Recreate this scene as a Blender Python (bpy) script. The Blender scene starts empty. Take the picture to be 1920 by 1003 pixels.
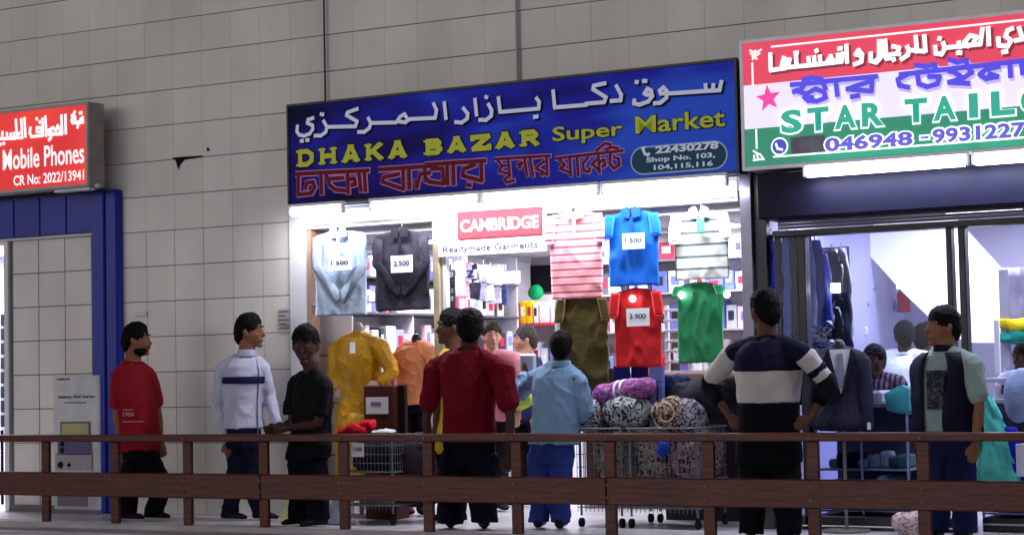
import bpy, bmesh, math, random
from mathutils import Vector, Matrix, noise
random.seed(7)
# ------------------------------------------------------------------ camera
SC = bpy.context.scene
FPX, CX, CY = 3600.0, 960.0, 501.5
ROLL, PITCH, YAW = -0.02058, 0.0545, 0.5105
CAM = Vector((0, -13.4, 1.19))
cr, sr, ct, st = math.cos(ROLL), math.sin(ROLL), math.cos(PITCH), math.sin(PITCH)
RM = Matrix(((cr, -sr, 0), (sr, cr, 0), (0, 0, 1))) @ Matrix(((1, 0, 0), (0, ct, st), (0, -st, ct)))
W = Matrix(((math.cos(YAW), math.sin(YAW), 0), (0, 0, -1), (-math.sin(YAW), math.cos(YAW), 0)))  # world -> level frame
M3 = RM @ W                                   # world -> camera (right, down, forward)
cam = bpy.data.cameras.new('camera'); cam.sensor_width = 36; cam.lens = FPX / 1920 * 36; cam.clip_end = 500
co = bpy.data.objects.new('camera', cam); SC.collection.objects.link(co)
co.matrix_world = Matrix.Translation(CAM) @ Matrix((M3[0], -M3[1], -M3[2])).transposed().to_4x4()
SC.camera = co
def at(px, py, Y):
    d = M3.transposed() @ Vector(((px - CX) / FPX, (py - CY) / FPX, 1)); k = (Y - CAM.y) / d.y
    return CAM + d * k
def ground(px, py, Z=0):
    d = M3.transposed() @ Vector(((px - CX) / FPX, (py - CY) / FPX, 1)); k = (Z - CAM.z) / d.z
    return CAM + d * k
# ------------------------------------------------------------------ world, light, exposure
w = bpy.data.worlds.new('World'); SC.world = w; w.use_nodes = True
nt = w.node_tree; bg = nt.nodes['Background']
sky = nt.nodes.new('ShaderNodeTexSky'); sky.sky_type = 'NISHITA'; sky.sun_disc = False
sky.sun_elevation = math.radians(4); sky.sun_rotation = math.radians(200); sky.dust_density = 2
hs = nt.nodes.new('ShaderNodeHueSaturation'); hs.inputs['Saturation'].default_value = 0.1
nt.links.new(sky.outputs[0], hs.inputs['Color']); nt.links.new(hs.outputs[0], bg.inputs[0])
bg.inputs[1].default_value = 0.085
sl = bpy.data.lights.new('dusk_sun', 'SUN'); sl.energy = 0.12; sl.angle = math.radians(25); sl.color = (1, .93, .9)
so = bpy.data.objects.new('dusk_sun', sl); so.rotation_euler = (math.radians(58), 0, math.radians(20)); SC.collection.objects.link(so)
SC.view_settings.view_transform = 'Standard'; SC.view_settings.look = 'None'
SC.view_settings.exposure = 0; SC.view_settings.gamma = 1; SC.view_settings.use_curve_mapping = False
SC.cycles.use_denoising = True
SC.cycles.max_bounces = 6; SC.cycles.sample_clamp_indirect = 6
try: SC.cycles.use_light_tree = True
except Exception: pass
# ------------------------------------------------------------------ materials
def lin(c):
    if isinstance(c, str): c = tuple(int(c[i:i + 2], 16) / 255 for i in (0, 2, 4))
    return tuple(x / 12.92 if x <= .04045 else ((x + .055) / 1.055) ** 2.4 for x in c) + (1,)
_m = {}
def mat(key, c='808080', rough=.6, em=0, emc=None, metal=0, var=.12, vs=6, bump=0, bs=40, objvar=0, coat=0):
    if key in _m: return _m[key]
    m = bpy.data.materials.new(key); m.use_nodes = True; n = m.node_tree; b = n.nodes['Principled BSDF']; L = n.links.new
    cc = lin(c) if isinstance(c, str) else tuple(c) + (1,)
    b.inputs['Roughness'].default_value = rough; b.inputs['Metallic'].default_value = metal
    b.inputs['Coat Weight'].default_value = coat; b.inputs['Specular IOR Level'].default_value = .12 if rough >= .5 else .35
    tc = n.nodes.new('ShaderNodeTexCoord')
    if var:
        ns = n.nodes.new('ShaderNodeTexNoise'); ns.inputs['Scale'].default_value = vs; ns.inputs['Detail'].default_value = 5
        L(tc.outputs['Object'], ns.inputs['Vector'])
        mr = n.nodes.new('ShaderNodeMapRange'); mr.inputs['To Min'].default_value = 1 - var; mr.inputs['To Max'].default_value = 1 + var
        mr.inputs['From Min'].default_value = .3; mr.inputs['From Max'].default_value = .7
        L(ns.outputs['Fac'], mr.inputs['Value'])
        vm = n.nodes.new('ShaderNodeVectorMath'); vm.operation = 'SCALE'; vm.inputs[0].default_value = cc[:3]
        fac = mr.outputs[0]
        if objvar:
            oi = n.nodes.new('ShaderNodeObjectInfo'); m2 = n.nodes.new('ShaderNodeMapRange')
            m2.inputs['To Min'].default_value = 1 - objvar; m2.inputs['To Max'].default_value = 1 + objvar
            L(oi.outputs['Random'], m2.inputs['Value']); mm = n.nodes.new('ShaderNodeMath'); mm.operation = 'MULTIPLY'
            L(fac, mm.inputs[0]); L(m2.outputs[0], mm.inputs[1]); fac = mm.outputs[0]
        L(fac, vm.inputs['Scale']); L(vm.outputs[0], b.inputs['Base Color'])
    else: b.inputs['Base Color'].default_value = cc
    if bump:
        n2 = n.nodes.new('ShaderNodeTexNoise'); n2.inputs['Scale'].default_value = bs; n2.inputs['Detail'].default_value = 4
        L(tc.outputs['Object'], n2.inputs['Vector']); bp = n.nodes.new('ShaderNodeBump'); bp.inputs['Strength'].default_value = bump
        bp.inputs['Distance'].default_value = .02; L(n2.outputs['Fac'], bp.inputs['Height']); L(bp.outputs[0], b.inputs['Normal'])
    if em:
        b.inputs['Emission Color'].default_value = lin(emc or c) if isinstance(emc or c, str) else cc
        b.inputs['Emission Strength'].default_value = em
    _m[key] = m; return m
def stripe_mat(key, c1, c2, scale, wid=.5, axis='Z', rough=.7):
    m = mat(key, c1, rough, var=0); n = m.node_tree; b = n.nodes['Principled BSDF']; L = n.links.new
    tc = n.nodes.new('ShaderNodeTexCoord'); sp = n.nodes.new('ShaderNodeSeparateXYZ'); L(tc.outputs['Object'], sp.inputs[0])
    a = n.nodes.new('ShaderNodeMath'); a.operation = 'MULTIPLY'; a.inputs[1].default_value = scale; L(sp.outputs[axis], a.inputs[0])
    f = n.nodes.new('ShaderNodeMath'); f.operation = 'FRACT'; L(a.outputs[0], f.inputs[0])
    g = n.nodes.new('ShaderNodeMath'); g.operation = 'GREATER_THAN'; g.inputs[1].default_value = wid; L(f.outputs[0], g.inputs[0])
    mx = n.nodes.new('ShaderNodeMix'); mx.data_type = 'RGBA'; mx.inputs[6].default_value = lin(c1); mx.inputs[7].default_value = lin(c2)
    L(g.outputs[0], mx.inputs[0]); L(mx.outputs[2], b.inputs['Base Color']); return m
def print_mat(key, c1, c2, scale=25, c3=None, rough=.8):      # mottled printed cloth
    m = mat(key, c1, rough, var=0); n = m.node_tree; b = n.nodes['Principled BSDF']; L = n.links.new
    tc = n.nodes.new('ShaderNodeTexCoord'); ns = n.nodes.new('ShaderNodeTexNoise'); ns.inputs['Scale'].default_value = scale
    ns.inputs['Detail'].default_value = 1.5; ns.inputs['Distortion'].default_value = 1.5; L(tc.outputs['Object'], ns.inputs['Vector'])
    r = n.nodes.new('ShaderNodeValToRGB'); r.color_ramp.interpolation = 'CONSTANT'
    r.color_ramp.elements[0].color = lin(c2); r.color_ramp.elements[1].position = .47; r.color_ramp.elements[1].color = lin(c1)
    if c3: e = r.color_ramp.elements.new(.6); e.color = lin(c3)
    L(ns.outputs['Fac'], r.inputs[0]); L(r.outputs[0], b.inputs['Base Color']); return m
def wood_mat(key, c1, c2):
    m = mat(key, c1, .42, var=0, bump=.15, bs=30); n = m.node_tree; b = n.nodes['Principled BSDF']; L = n.links.new
    tc = n.nodes.new('ShaderNodeTexCoord'); mp = n.nodes.new('ShaderNodeMapping'); mp.inputs['Scale'].default_value = (1.2, 12, 22)
    L(tc.outputs['Object'], mp.inputs[0]); ns = n.nodes.new('ShaderNodeTexNoise'); ns.inputs['Scale'].default_value = 2.2
    ns.inputs['Detail'].default_value = 7; L(mp.outputs[0], ns.inputs['Vector'])
    r = n.nodes.new('ShaderNodeValToRGB'); r.color_ramp.elements[0].position = .35; r.color_ramp.elements[1].position = .7
    r.color_ramp.elements[0].color = lin(c1); r.color_ramp.elements[1].color = lin(c2); L(ns.outputs['Fac'], r.inputs[0])
    L(r.outputs[0], b.inputs['Base Color']); return m
def glass_mat(key, tint='e8f0ff', fac=.12):
    m = bpy.data.materials.new(key); m.use_nodes = True; n = m.node_tree; n.nodes.clear(); L = n.links.new
    o = n.nodes.new('ShaderNodeOutputMaterial'); t = n.nodes.new('ShaderNodeBsdfTransparent'); t.inputs[0].default_value = lin(tint)
    g = n.nodes.new('ShaderNodeBsdfGlossy'); g.inputs['Roughness'].default_value = .03
    lw = n.nodes.new('ShaderNodeLayerWeight'); lw.inputs[0].default_value = fac; mx = n.nodes.new('ShaderNodeMixShader')
    L(lw.outputs['Fresnel'], mx.inputs[0]); L(t.outputs[0], mx.inputs[1]); L(g.outputs[0], mx.inputs[2]); L(mx.outputs[0], o.inputs[0])
    _m[key] = m; return m
# ------------------------------------------------------------------ mesh helpers (world coordinates)
def mesh_obj(name, bm, m, root=None, smooth=False):
    if root is not None: bmesh.ops.translate(bm, verts=bm.verts, vec=-root.location)
    bmesh.ops.recalc_face_normals(bm, faces=bm.faces)
    me = bpy.data.meshes.new(name); bm.to_mesh(me); bm.free(); me.materials.append(m)
    if smooth:
        for p in me.polygons: p.use_smooth = True
    o = bpy.data.objects.new(name, me); SC.collection.objects.link(o)
    if root is not None: o.parent = root
    return o
def recenter(o):                                   # a one-mesh thing gets its origin at its base
    me = o.data; xs = [v.co for v in me.vertices]
    c = Vector((sum(v.x for v in xs) / len(xs), sum(v.y for v in xs) / len(xs), min(v.z for v in xs)))
    me.transform(Matrix.Translation(-c)); o.location = c; return o
def tag(o, label, cat, group=None, kind=None):
    if label: o['label'] = label
    if cat: o['category'] = cat
    if group: o['group'] = group
    if kind: o['kind'] = kind
    return o
def thing(name, loc, label, cat, group=None):
    o = bpy.data.objects.new(name, None); o.empty_display_size = .2; SC.collection.objects.link(o); o.location = Vector(loc)
    return tag(o, label, cat, group)
ORD = ('first', 'second', 'third', 'fourth', 'fifth', 'sixth', 'seventh', 'eighth', 'ninth', 'tenth', 'eleventh', 'twelfth', 'thirteenth', 'fourteenth', 'fifteenth', 'sixteenth', 'seventeenth', 'eighteenth', 'nineteenth', 'twentieth', 'twenty-first', 'twenty-second', 'twenty-third', 'twenty-fourth', 'twenty-fifth', 'twenty-sixth', 'twenty-seventh', 'twenty-eighth', 'twenty-ninth', 'thirtieth')
CNAME = {'f2f2f6': 'white', 'e8e8f4': 'white', 'dfe2ee': 'pale grey', 'c8cdec': 'pale blue', '9aa6d8': 'periwinkle', 'f0c8d8': 'pale pink', '3b3a48': 'charcoal', 'e8dccb': 'cream', 'ffffff': 'bright white', 'b8bccc': 'grey', '6670b8': 'blue', 'd0506a': 'rose red', '555568': 'dark grey',
         'f4f4f8': 'white', 'e8e8f0': 'off white', '3a3f58': 'navy', 'dfe0ea': 'pale grey', '8f98b8': 'slate blue'}
def nb(): return bmesh.new()
def box(bm, x0, x1, y0, y1, z0, z1, bev=0):
    x0, x1 = min(x0, x1), max(x0, x1); y0, y1 = min(y0, y1), max(y0, y1); z0, z1 = min(z0, z1), max(z0, z1)
    r = bmesh.ops.create_cube(bm, size=1)
    for v in r['verts']: v.co = Vector(((x0 + x1) / 2 + v.co.x * (x1 - x0), (y0 + y1) / 2 + v.co.y * (y1 - y0), (z0 + z1) / 2 + v.co.z * (z1 - z0)))
    if bev:
        es = list({e for v in r['verts'] for e in v.link_edges})
        bmesh.ops.bevel(bm, geom=es, offset=bev, segments=1, affect='EDGES', clamp_overlap=True)
    return bm
def boxo(name, x0, x1, y0, y1, z0, z1, m, root=None, bev=.004): return mesh_obj(name, box(nb(), x0, x1, y0, y1, z0, z1, bev), m, root)
def frames(pts):
    out = []; up = Vector((0, 0, 1))
    prev = None
    for i, p in enumerate(pts):
        a = pts[max(i - 1, 0)]; b = pts[min(i + 1, len(pts) - 1)]; d = (b - a)
        d = d.normalized() if d.length > 1e-9 else up
        if prev is None:
            n = d.cross(Vector((.13, .97, .2))); n = n.normalized() if n.length > 1e-3 else d.cross(Vector((1, 0, 0))).normalized()
        else:
            n = prev - d * prev.dot(d); n.normalize()
        prev = n; out.append((n, d.cross(n), d))
    return out
def loft(bm, rings):                               # rings: list of lists of points, closed ends
    vs = [[bm.verts.new(p) for p in r] for r in rings]; n = len(vs[0])
    for a, b in zip(vs, vs[1:]):
        for i in range(n): bm.faces.new((a[i], a[(i + 1) % n], b[(i + 1) % n], b[i]))
    bm.faces.new(vs[0][::-1]); bm.faces.new(vs[-1]); return bm
def tube(bm, pts, radii, n=12, round_ends=True, sub=1, flat=1):
    pts = [Vector(p) for p in pts]
    if not hasattr(radii, '__len__'): radii = [radii] * len(pts)
    if sub > 1 and len(pts) > 2:                   # catmull-rom
        P, R = [], []
        for i in range(len(pts) - 1):
            p0 = pts[max(i - 1, 0)]; p1 = pts[i]; p2 = pts[i + 1]; p3 = pts[min(i + 2, len(pts) - 1)]
            for k in range(sub):
                t = k / sub
                P.append(.5 * ((2 * p1) + (p2 - p0) * t + (2 * p0 - 5 * p1 + 4 * p2 - p3) * t * t + (3 * p1 - p0 - 3 * p2 + p3) * t ** 3))
                R.append(radii[i] * (1 - t) + radii[i + 1] * t)
        P.append(pts[-1]); R.append(radii[-1]); pts, radii = P, R
    if round_ends:
        d0 = (pts[0] - pts[1]).normalized(); d1 = (pts[-1] - pts[-2]).normalized()
        pts = [pts[0] + d0 * radii[0] * .7] + pts + [pts[-1] + d1 * radii[-1] * .7]
        radii = [radii[0] * .6] + list(radii) + [radii[-1] * .6]
    fr = frames(pts); rings = []
    for p, r, (a, b, _) in zip(pts, radii, fr):
        rings.append([p + a * (r * math.cos(2 * math.pi * i / n)) + b * (r * math.sin(2 * math.pi * i / n)) for i in range(n)])
    return loft(bm, rings)
def cyl(bm, a, b, r, n=12, r2=None): return tube(bm, [a, b], [r, r if r2 is None else r2], n, False)
def ellipsoid(bm, c, rx, ry, rz, u=16, v=10, rotz=0, f=None):
    r = bmesh.ops.create_uvsphere(bm, u_segments=u, v_segments=v, radius=1); R = Matrix.Rotation(rotz, 3, 'Z')
    for vt in r['verts']:
        p = Vector((vt.co.x * rx, vt.co.y * ry, vt.co.z * rz))
        if f: p = f(p)
        vt.co = Vector(c) + R @ p
    return bm
def prism(bm, pts, y0, y1):                        # polygon in XZ, depth along Y
    a = [bm.verts.new((p[0], y0, p[1])) for p in pts]; b = [bm.verts.new((p[0], y1, p[1])) for p in pts]; n = len(pts)
    bm.faces.new(a); bm.faces.new(b[::-1])
    for i in range(n): bm.faces.new((a[i], b[i], b[(i + 1) % n], a[(i + 1) % n]))
    return bm
def wrinkle(bm, amp, sc, seed=0, stretch=(1, 1, 1)):
    bm.normal_update()
    for v in bm.verts:
        q = Vector((v.co.x * stretch[0], v.co.y * stretch[1], v.co.z * stretch[2])) * sc + Vector((seed * 7.3, 0, 0))
        v.co += v.normal * amp * noise.noise(q)
    return bm
# text: fills the box X0..X1, Z0..Z1 on the plane Y (shear: none)
def text(name, s, X0, X1, Z0, Z1, Y, m, root, off=0.0, depth=.004, scale_only=None):
    c = bpy.data.curves.new(name, 'FONT'); c.body = s; c.size = 1; c.offset = off; c.resolution_u = 3
    o = bpy.data.objects.new(name, c); SC.collection.objects.link(o)
    bpy.context.view_layer.update(); dg = bpy.context.evaluated_depsgraph_get()
    me = bpy.data.meshes.new_from_object(o.evaluated_get(dg)); bpy.data.objects.remove(o); bpy.data.curves.remove(c)
    xs = [v.co.x for v in me.vertices]; ys = [v.co.y for v in me.vertices]
    x0, x1, y0, y1 = min(xs), max(xs), min(ys), max(ys)
    for v in me.vertices:
        v.co = Vector((X0 + (v.co.x - x0) / (x1 - x0) * (X1 - X0), Y, Z0 + (v.co.y - y0) / (y1 - y0) * (Z1 - Z0))) - root.location
    me.materials.clear(); me.materials.append(m)
    for p in me.polygons: p.material_index = 0
    t = bpy.data.objects.new(name, me); SC.collection.objects.link(t); t.parent = root
    return t
# lettering drawn as pen strokes; strokes are lists of (X,Z) points
def strokes(name, sts, pen, Y, m, root, asp=1.0):
    bm = nb(); k = 0
    for s in sts:
        for (a, b) in zip(s, s[1:]):
            a = Vector((a[0], a[1])); b = Vector((b[0], b[1])); d = b - a
            if d.length < 1e-6: continue
            d.normalize(); n = Vector((-d.y, d.x)) * pen / 2; e = d * pen * .3; y = Y - k * .00012; k += 1
            q = [a - e + n, a - e - n, b + e - n, b + e + n]
            bm.faces.new([bm.verts.new((p.x, y, p.y)) for p in q])
    o = mesh_obj(name, bm, m, root)
    return o
def onplane(sts, ox, oy, sc, Y):                   # points measured on the sign -> sign plane X,Z
    out = []
    for s in sts:
        r = []
        for x, y in s:
            p = at(ox + x / sc, oy + y / sc, Y); r.append((p.x, p.z))
        out.append(r)
    return out
# ================================================================== SETTING
tile = mat('wall_tile', 'd9d6d3', .36, var=.12, vs=.9, objvar=.045, bump=.04, bs=8)
def world_coords(m, sx, sz):                        # dirt that runs over the joints instead of repeating on each tile
    n = m.node_tree; g = n.nodes.new('ShaderNodeNewGeometry'); mp = n.nodes.new('ShaderNodeMapping'); mp.inputs['Scale'].default_value = (sx, 1, sz)
    n.links.new(g.outputs['Position'], mp.inputs[0])
    for q in n.nodes:
        if q.type == 'TEX_NOISE': n.links.new(mp.outputs[0], q.inputs['Vector'])
world_coords(tile, 1.6, .8)
grout = mat('grout', '767272', .9, var=.2, vs=12)
pl = nb(); box(pl, -40, 20, -.92, 12, -.3, 0)
mf = mat('walkway_floor', 'd0cdd4', .28, var=.1, vs=3, bump=.03, bs=6)
tag(mesh_obj('floor', pl, mf), None, None, kind='structure')
tag(boxo('pavement', -40, 20, -30, -1.12, -.3, -.03, mat('pavement', 'c2bec6', .7, var=.15, vs=1.7, bump=.15, bs=25)), None, None, kind='structure')
tag(boxo('kerb', -40, 20, -1.117, -.923, -.3, .012, mat('kerb_stone', 'b4b0b8', .7, var=.2, vs=4, bump=.1), bev=.008), None, None, kind='structure')
tag(boxo('ground', -120, 120, -120, 120, -.6, -.32, mat('asphalt', '3a3a3c', .9)), None, None, kind='structure')

# ---- tiled facade wall: backing slabs + tiles one by one
wall = thing('tiled_wall', (-8, .1, 0), 'tall grey wall of square tiles above and between the three shops', 'wall')
PX, PZ, X00 = .3225, .3145, -11.26
def back(x0, x1, z0, z1): return boxo('wall_backing', x0, x1, .004, .20, z0, z1, grout, wall, 0)
back(-14.5, -2.2, 2.66, 5.3); back(-11.53, -9.67, 0, 2.66); back(-12.9, -11.83, 0, 2.66)
tb = box(nb(), -.1592, .1592, .0, .0045, -.1552, .1552, .0015)
tm = bpy.data.meshes.new('tile'); tb.to_mesh(tm); tb.free(); tm.materials.append(tile)
def add_tile(x, z, sx=1, sz=1):
    o = bpy.data.objects.new('tile', tm); SC.collection.objects.link(o); o.parent = wall
    o.location = Vector((x, random.uniform(-.0006, .0006), z)) - wall.location; o.scale = (sx, 1, sz)
    o.rotation_euler = (random.uniform(-.004, .004), 0, random.uniform(-.004, .004))
for r in range(8, 16):
    for c in range(-8, 27):
        x = X00 + (c + .5) * PX; z = (r + .5) * PZ
        if z > 4.95 - (x + 13) * .115 + .25: continue
        if -9.35 < x < -5.75 and r < 10: continue
        if -5.2 < x and r < 10: continue
        if x < -11.9 and r < 11: continue
        if r == 8 and x < -11.55: continue
        add_tile(x, z, 1.0105, .992 - .006 * (r % 3 == 0))
for r in range(0, 8):
    for c in range(-1, 5): 
        x = X00 + (c + .5) * PX
        if x > -11.5: add_tile(x, (r + .5) * PZ, 1.0, .99)
    for c in range(-5, -2): add_tile(X00 + (c + .5) * PX, (r + .5) * PZ, .985, .985)
    add_tile(-11.862, (r + .5) * PZ, .19)
stain = mat('rust_stain', '1c1614', .9)
p = at(337, 300, 0); hole = thing('wall_crack', (p.x, -.01, p.z), 'dark chipped hole in the tiles between the phone sign and the bazaar sign', 'wall damage')
bm = nb(); prism(bm, [(at(x, y, 0).x, at(x, y, 0).z) for x, y in ((322, 297), (334, 295), (350, 294), (380, 292), (380, 295), (346, 300), (338, 310), (335, 319), (332, 308), (330, 301))], -.0085, -.0065)
mesh_obj('chip', bm, stain, hole)
bm = nb(); prism(bm, [(at(x, y, 0).x, at(x, y, 0).z) for x, y in ((388, 278), (392, 277), (394, 283), (390, 284))], -.0085, -.0065); mesh_obj('chip', bm, stain, hole)
# conduits
def conduit(px, y0, y1, label, r, c):
    a = at(px[0], y0, -.03); b = at(px[1], y1, -.03); x = (a.x + b.x) / 2
    o = mesh_obj('conduit', cyl(nb(), (x, -.03, a.z + .6), (x, -.03, b.z), r, 10), mat('conduit' + c, c, .4, var=.1)); tag(o, label, 'pipe'); recenter(o); return x, b.z
conduit((607, 610), 0, 190, 'thin dark conduit running up the tiles from the left end of the blue bazaar sign', .008, '3c3638')
x, z = conduit((968, 971), 0, 158, 'pale grey conduit running up the tiles from the middle of the blue bazaar sign', .012, 'a8a6a8')
o = recenter(boxo('conduit_coupling', x - .035, x + .035, -.07, -.005, z - .06, z + .01, mat('black_plastic', '17151a', .5))); tag(o, 'small black coupling at the foot of the pale grey conduit', 'pipe fitting')

# ---- blue tiled portal of the phone shop
blue = mat('blue_tile', '1d2a9c', .3, var=.1, vs=4, objvar=.06)
pc = thing('blue_column', (-11.68, -.04, 0), 'glossy dark blue square column between the phone shop wall and the man in red', 'column')
boxo('shaft', -11.83, -11.68, -.09, .18, 0, 2.92, blue, pc, .012); boxo('shaft', -11.676, -11.53, -.085, .18, 0, 2.915, blue, pc, .02)
bl = thing('blue_lintel', (-12.5, 0, 2.53), 'band of dark blue tiles with pale joints under the red phone sign', 'lintel')
boxo('backing', -14.3, -11.835, -.03, .15, 2.53, 2.91, mat('joint_white', '8d8fb0', .8), bl, 0)
for i in range(8):
    x1 = -11.845 - i * .3225; boxo('tile', x1 - .31, x1, -.05, -.02, 2.545, 2.9, blue, bl, .004)
boxo('ledge', -14.3, -11.84, -.06, .0, 2.515, 2.53, tile, bl, .002)

# ---- lit box signs
def backlit(key, c, e, k=.0): return mat(key, c, .35, em=e, var=0)
def sign_frame(root, X0, X1, Z0, Z1, Yf, t, m, depth):
    boxo('frame', X0 - t, X0, Yf - .012, Yf + depth, Z0 - t, Z1 + t, m, root, .003); boxo('frame', X1, X1 + t, Yf - .012, Yf + depth, Z0 - t, Z1 + t, m, root, .003)
    boxo('frame', X0, X1, Yf - .012, Yf + depth, Z1, Z1 + t, m, root, .003); boxo('frame', X0, X1, Yf - .012, Yf + depth, Z0 - t, Z0, m, root, .003)
YM = -.35
ms = thing('phone_shop_sign', (-12.6, YM, 2.93), 'red lit box sign reading Mobile Phones over the blue band on the left', 'sign')
face = backlit('red_face', 'd8262c', .75)
n = face.node_tree; r_ = n.nodes.new('ShaderNodeValToRGB'); tcx = n.nodes.new('ShaderNodeTexCoord'); ns = n.nodes.new('ShaderNodeTexNoise'); ns.inputs['Scale'].default_value = .9
n.links.new(tcx.outputs['Object'], ns.inputs['Vector']); n.links.new(ns.outputs['Fac'], r_.inputs[0])
r_.color_ramp.elements[0].position = .35; r_.color_ramp.elements[0].color = lin('c22030'); r_.color_ramp.elements[1].position = .65; r_.color_ramp.elements[1].color = lin('f04838')
n.links.new(r_.outputs[0], n.nodes['Principled BSDF'].inputs['Emission Color'])
boxo('face', -14.6, -11.64, YM, YM + .02, 2.95, 3.66, face, ms, 0)
sign_frame(ms, -14.6, -11.64, 2.95, 3.66, YM, .025, mat('sign_frame_pale', 'b9b2b4', .5), .03)
for x_b in (-12.2, -11.8): boxo('strut', x_b, x_b + .04, -.155, -.008, 3.2, 3.24, mat('skirt_grey', '7c7a80', .5), ms)
boxo('casing', -14.62, -11.60, YM + .034, -.158, 2.925, 3.68, mat('casing_cream', 'a5a29c', .6, var=.15), ms, .004)
wl = backlit('white_letter', 'fdf3f6', 1.0)
def TT(root, s, x0, yt, yb, x1, Y, m, off=.02, name='lettering', dy=-.004):   # left edge: top and bottom rows; x1: right edge
    a = at(x0, yb, Y); return text(name, s, a.x, at(x1, yt, Y).x, a.z, at(x0, yt, Y).z, Y + dy, m, root, off)
def T(root, s, p0, p1, Y, m, off=.01, name='lettering', dz=0, dy=-.004):     # p0 left-bottom, p1 right-top, in photo units
    a = at(p0[0], p0[1], Y); b = at(p1[0], p1[1], Y); return text(name, s, a.x, b.x, a.z, b.z, Y + dy, m, root, off)
TT(ms, 'Mobile Phones', 6, 282, 320, 158, YM, wl, .012)
TT(ms, 'CR No: 2022/13941', 26, 330, 349, 158, YM, wl, .01)
# arabic pen strokes (crop origin 0,180 scale 5.014)
AR = [[(618, 180), (622, 355)], [(580, 185), (588, 358), (500, 362), (470, 370), (455, 330), (500, 300), (530, 330), (545, 280), (570, 320), (560, 360)], [(440, 330), (470, 320), (490, 350), (480, 400), (462, 415)],
      [(430, 195), (440, 378)], [(405, 250), (410, 372), (300, 385), (285, 350), (290, 300)], [(385, 300), (350, 300), (350, 340), (395, 340), (400, 300)], [(375, 245), (385, 250)], [(345, 215), (355, 220)], [(400, 220), (408, 225)],
      [(235, 210), (245, 385)], [(205, 220), (215, 395), (180, 395), (165, 370), (190, 350)], [(155, 225), (165, 400)], [(150, 400), (0, 405)], [(135, 350), (138, 400)], [(105, 355), (108, 400)], [(70, 350), (75, 400)], [(30, 340), (25, 400)], [(35, 450), (48, 448)], [(5, 458), (14, 456)],
      [(782, 200), (785, 250), (745, 255), (735, 300)], [(765, 215), (767, 250)], [(755, 165), (775, 160)], [(748, 240), (750, 252), (690, 255)], [(710, 150), (695, 185), (712, 200), (715, 255)], [(690, 210), (680, 235), (690, 255)], [(680, 190), (690, 186)]]
strokes('lettering', onplane(AR, 0, 180, 5.014, YM), .028, YM - .005, wl, ms)
o = boxo('bracket', -12.05, -11.63, YM + .02, YM + .1, 2.895, 2.922, mat('white_paint', 'd8d8dc', .5), ms)
bm = nb(); ellipsoid(bm, (-11.57, YM + .06, 2.93), .025, .025, .02); mesh_obj('lamp_knob', bm, mat('white_paint'), ms, True)

# ---- Dhaka sign
YD = -.25
ds = thing('bazaar_sign', (-7.47, YD, 2.62), 'long blue sign reading DHAKA BAZAR Super Market above the clothes shop', 'sign')
db = mat('bazaar_face', '22249a', .6, var=0, em=.30); n = db.node_tree; b = n.nodes['Principled BSDF']
tcx = n.nodes.new('ShaderNodeTexCoord'); sp = n.nodes.new('ShaderNodeSeparateXYZ'); n.links.new(tcx.outputs['Object'], sp.inputs[0])
ns = n.nodes.new('ShaderNodeTexNoise'); ns.inputs['Scale'].default_value = 1.3; ns.inputs['Detail'].default_value = 2
mp = n.nodes.new('ShaderNodeMapping'); mp.inputs['Scale'].default_value = (.7, 1, 2.2); mp.inputs['Rotation'].default_value = (0, .5, 0)
n.links.new(tcx.outputs['Object'], mp.inputs[0]); n.links.new(mp.outputs[0], ns.inputs['Vector'])
m1 = n.nodes.new('ShaderNodeMath'); m1.operation = 'MULTIPLY_ADD'; m1.inputs[1].default_value = .11; m1.inputs[2].default_value = .10; n.links.new(sp.outputs['X'], m1.inputs[0])
m2 = n.nodes.new('ShaderNodeMath'); m2.operation = 'ADD'; n.links.new(m1.outputs[0], m2.inputs[0]); n.links.new(ns.outputs['Fac'], m2.inputs[1])
rr = n.nodes.new('ShaderNodeValToRGB'); rr.color_ramp.elements[0].position = .28; rr.color_ramp.elements[0].color = lin('0c0730')
rr.color_ramp.elements[1].position = .8; rr.color_ramp.elements[1].color = lin('2a4fc4'); e = rr.color_ramp.elements.new(.45); e.color = lin('1a1570'); e = rr.color_ramp.elements.new(.62); e.color = lin('2026a0')
n.links.new(m2.outputs[0], rr.inputs[0]); n.links.new(rr.outputs[0], b.inputs['Base Color']); n.links.new(rr.outputs[0], b.inputs['Emission Color'])
boxo('face', -9.49, -5.44, YD, YD + .02, 2.64, 3.46, db, ds, 0)
fr = mat('sign_frame_dark', '34343c', .4, metal=.3); sign_frame(ds, -9.49, -5.44, 2.64, 3.46, YD, .022, fr, .03)
boxo('casing', -9.5, -5.43, YD + .034, -.012, 2.625, 3.475, mat('casing_dark', '24242c', .6), ds)
yel = mat('yellow_letter', 'c2c84a', .5, em=.12, var=0); blk = mat('letter_shadow', '0c0a20', .6, var=0); pal = mat('pale_letter', 'cfd3ee', .5, em=.25, var=0)
G1 = [  # سوق دكا بازار المركزي, crop A origin 540,180 scale 4.775
 [(90, 270), (85, 320), (105, 350), (150, 360), (200, 340), (228, 300), (225, 265), (180, 245), (185, 215), (232, 200)], [(120, 405), (140, 405)], [(170, 398), (190, 397)],
 [(245, 358), (300, 358), (345, 325), (355, 280), (325, 225)], [(355, 280), (610, 275), (625, 230), (530, 175), (540, 150), (630, 118)], [(300, 165), (322, 170)],
 [(635, 325), (690, 325), (735, 290), (750, 245), (725, 200)], [(750, 245), (975, 240), (1010, 190), (1050, 165), (1080, 215), (1060, 240), (1005, 232)], [(1060, 235), (1100, 210), (1325, 200), (1337, 130), (1310, 70)]]
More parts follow.
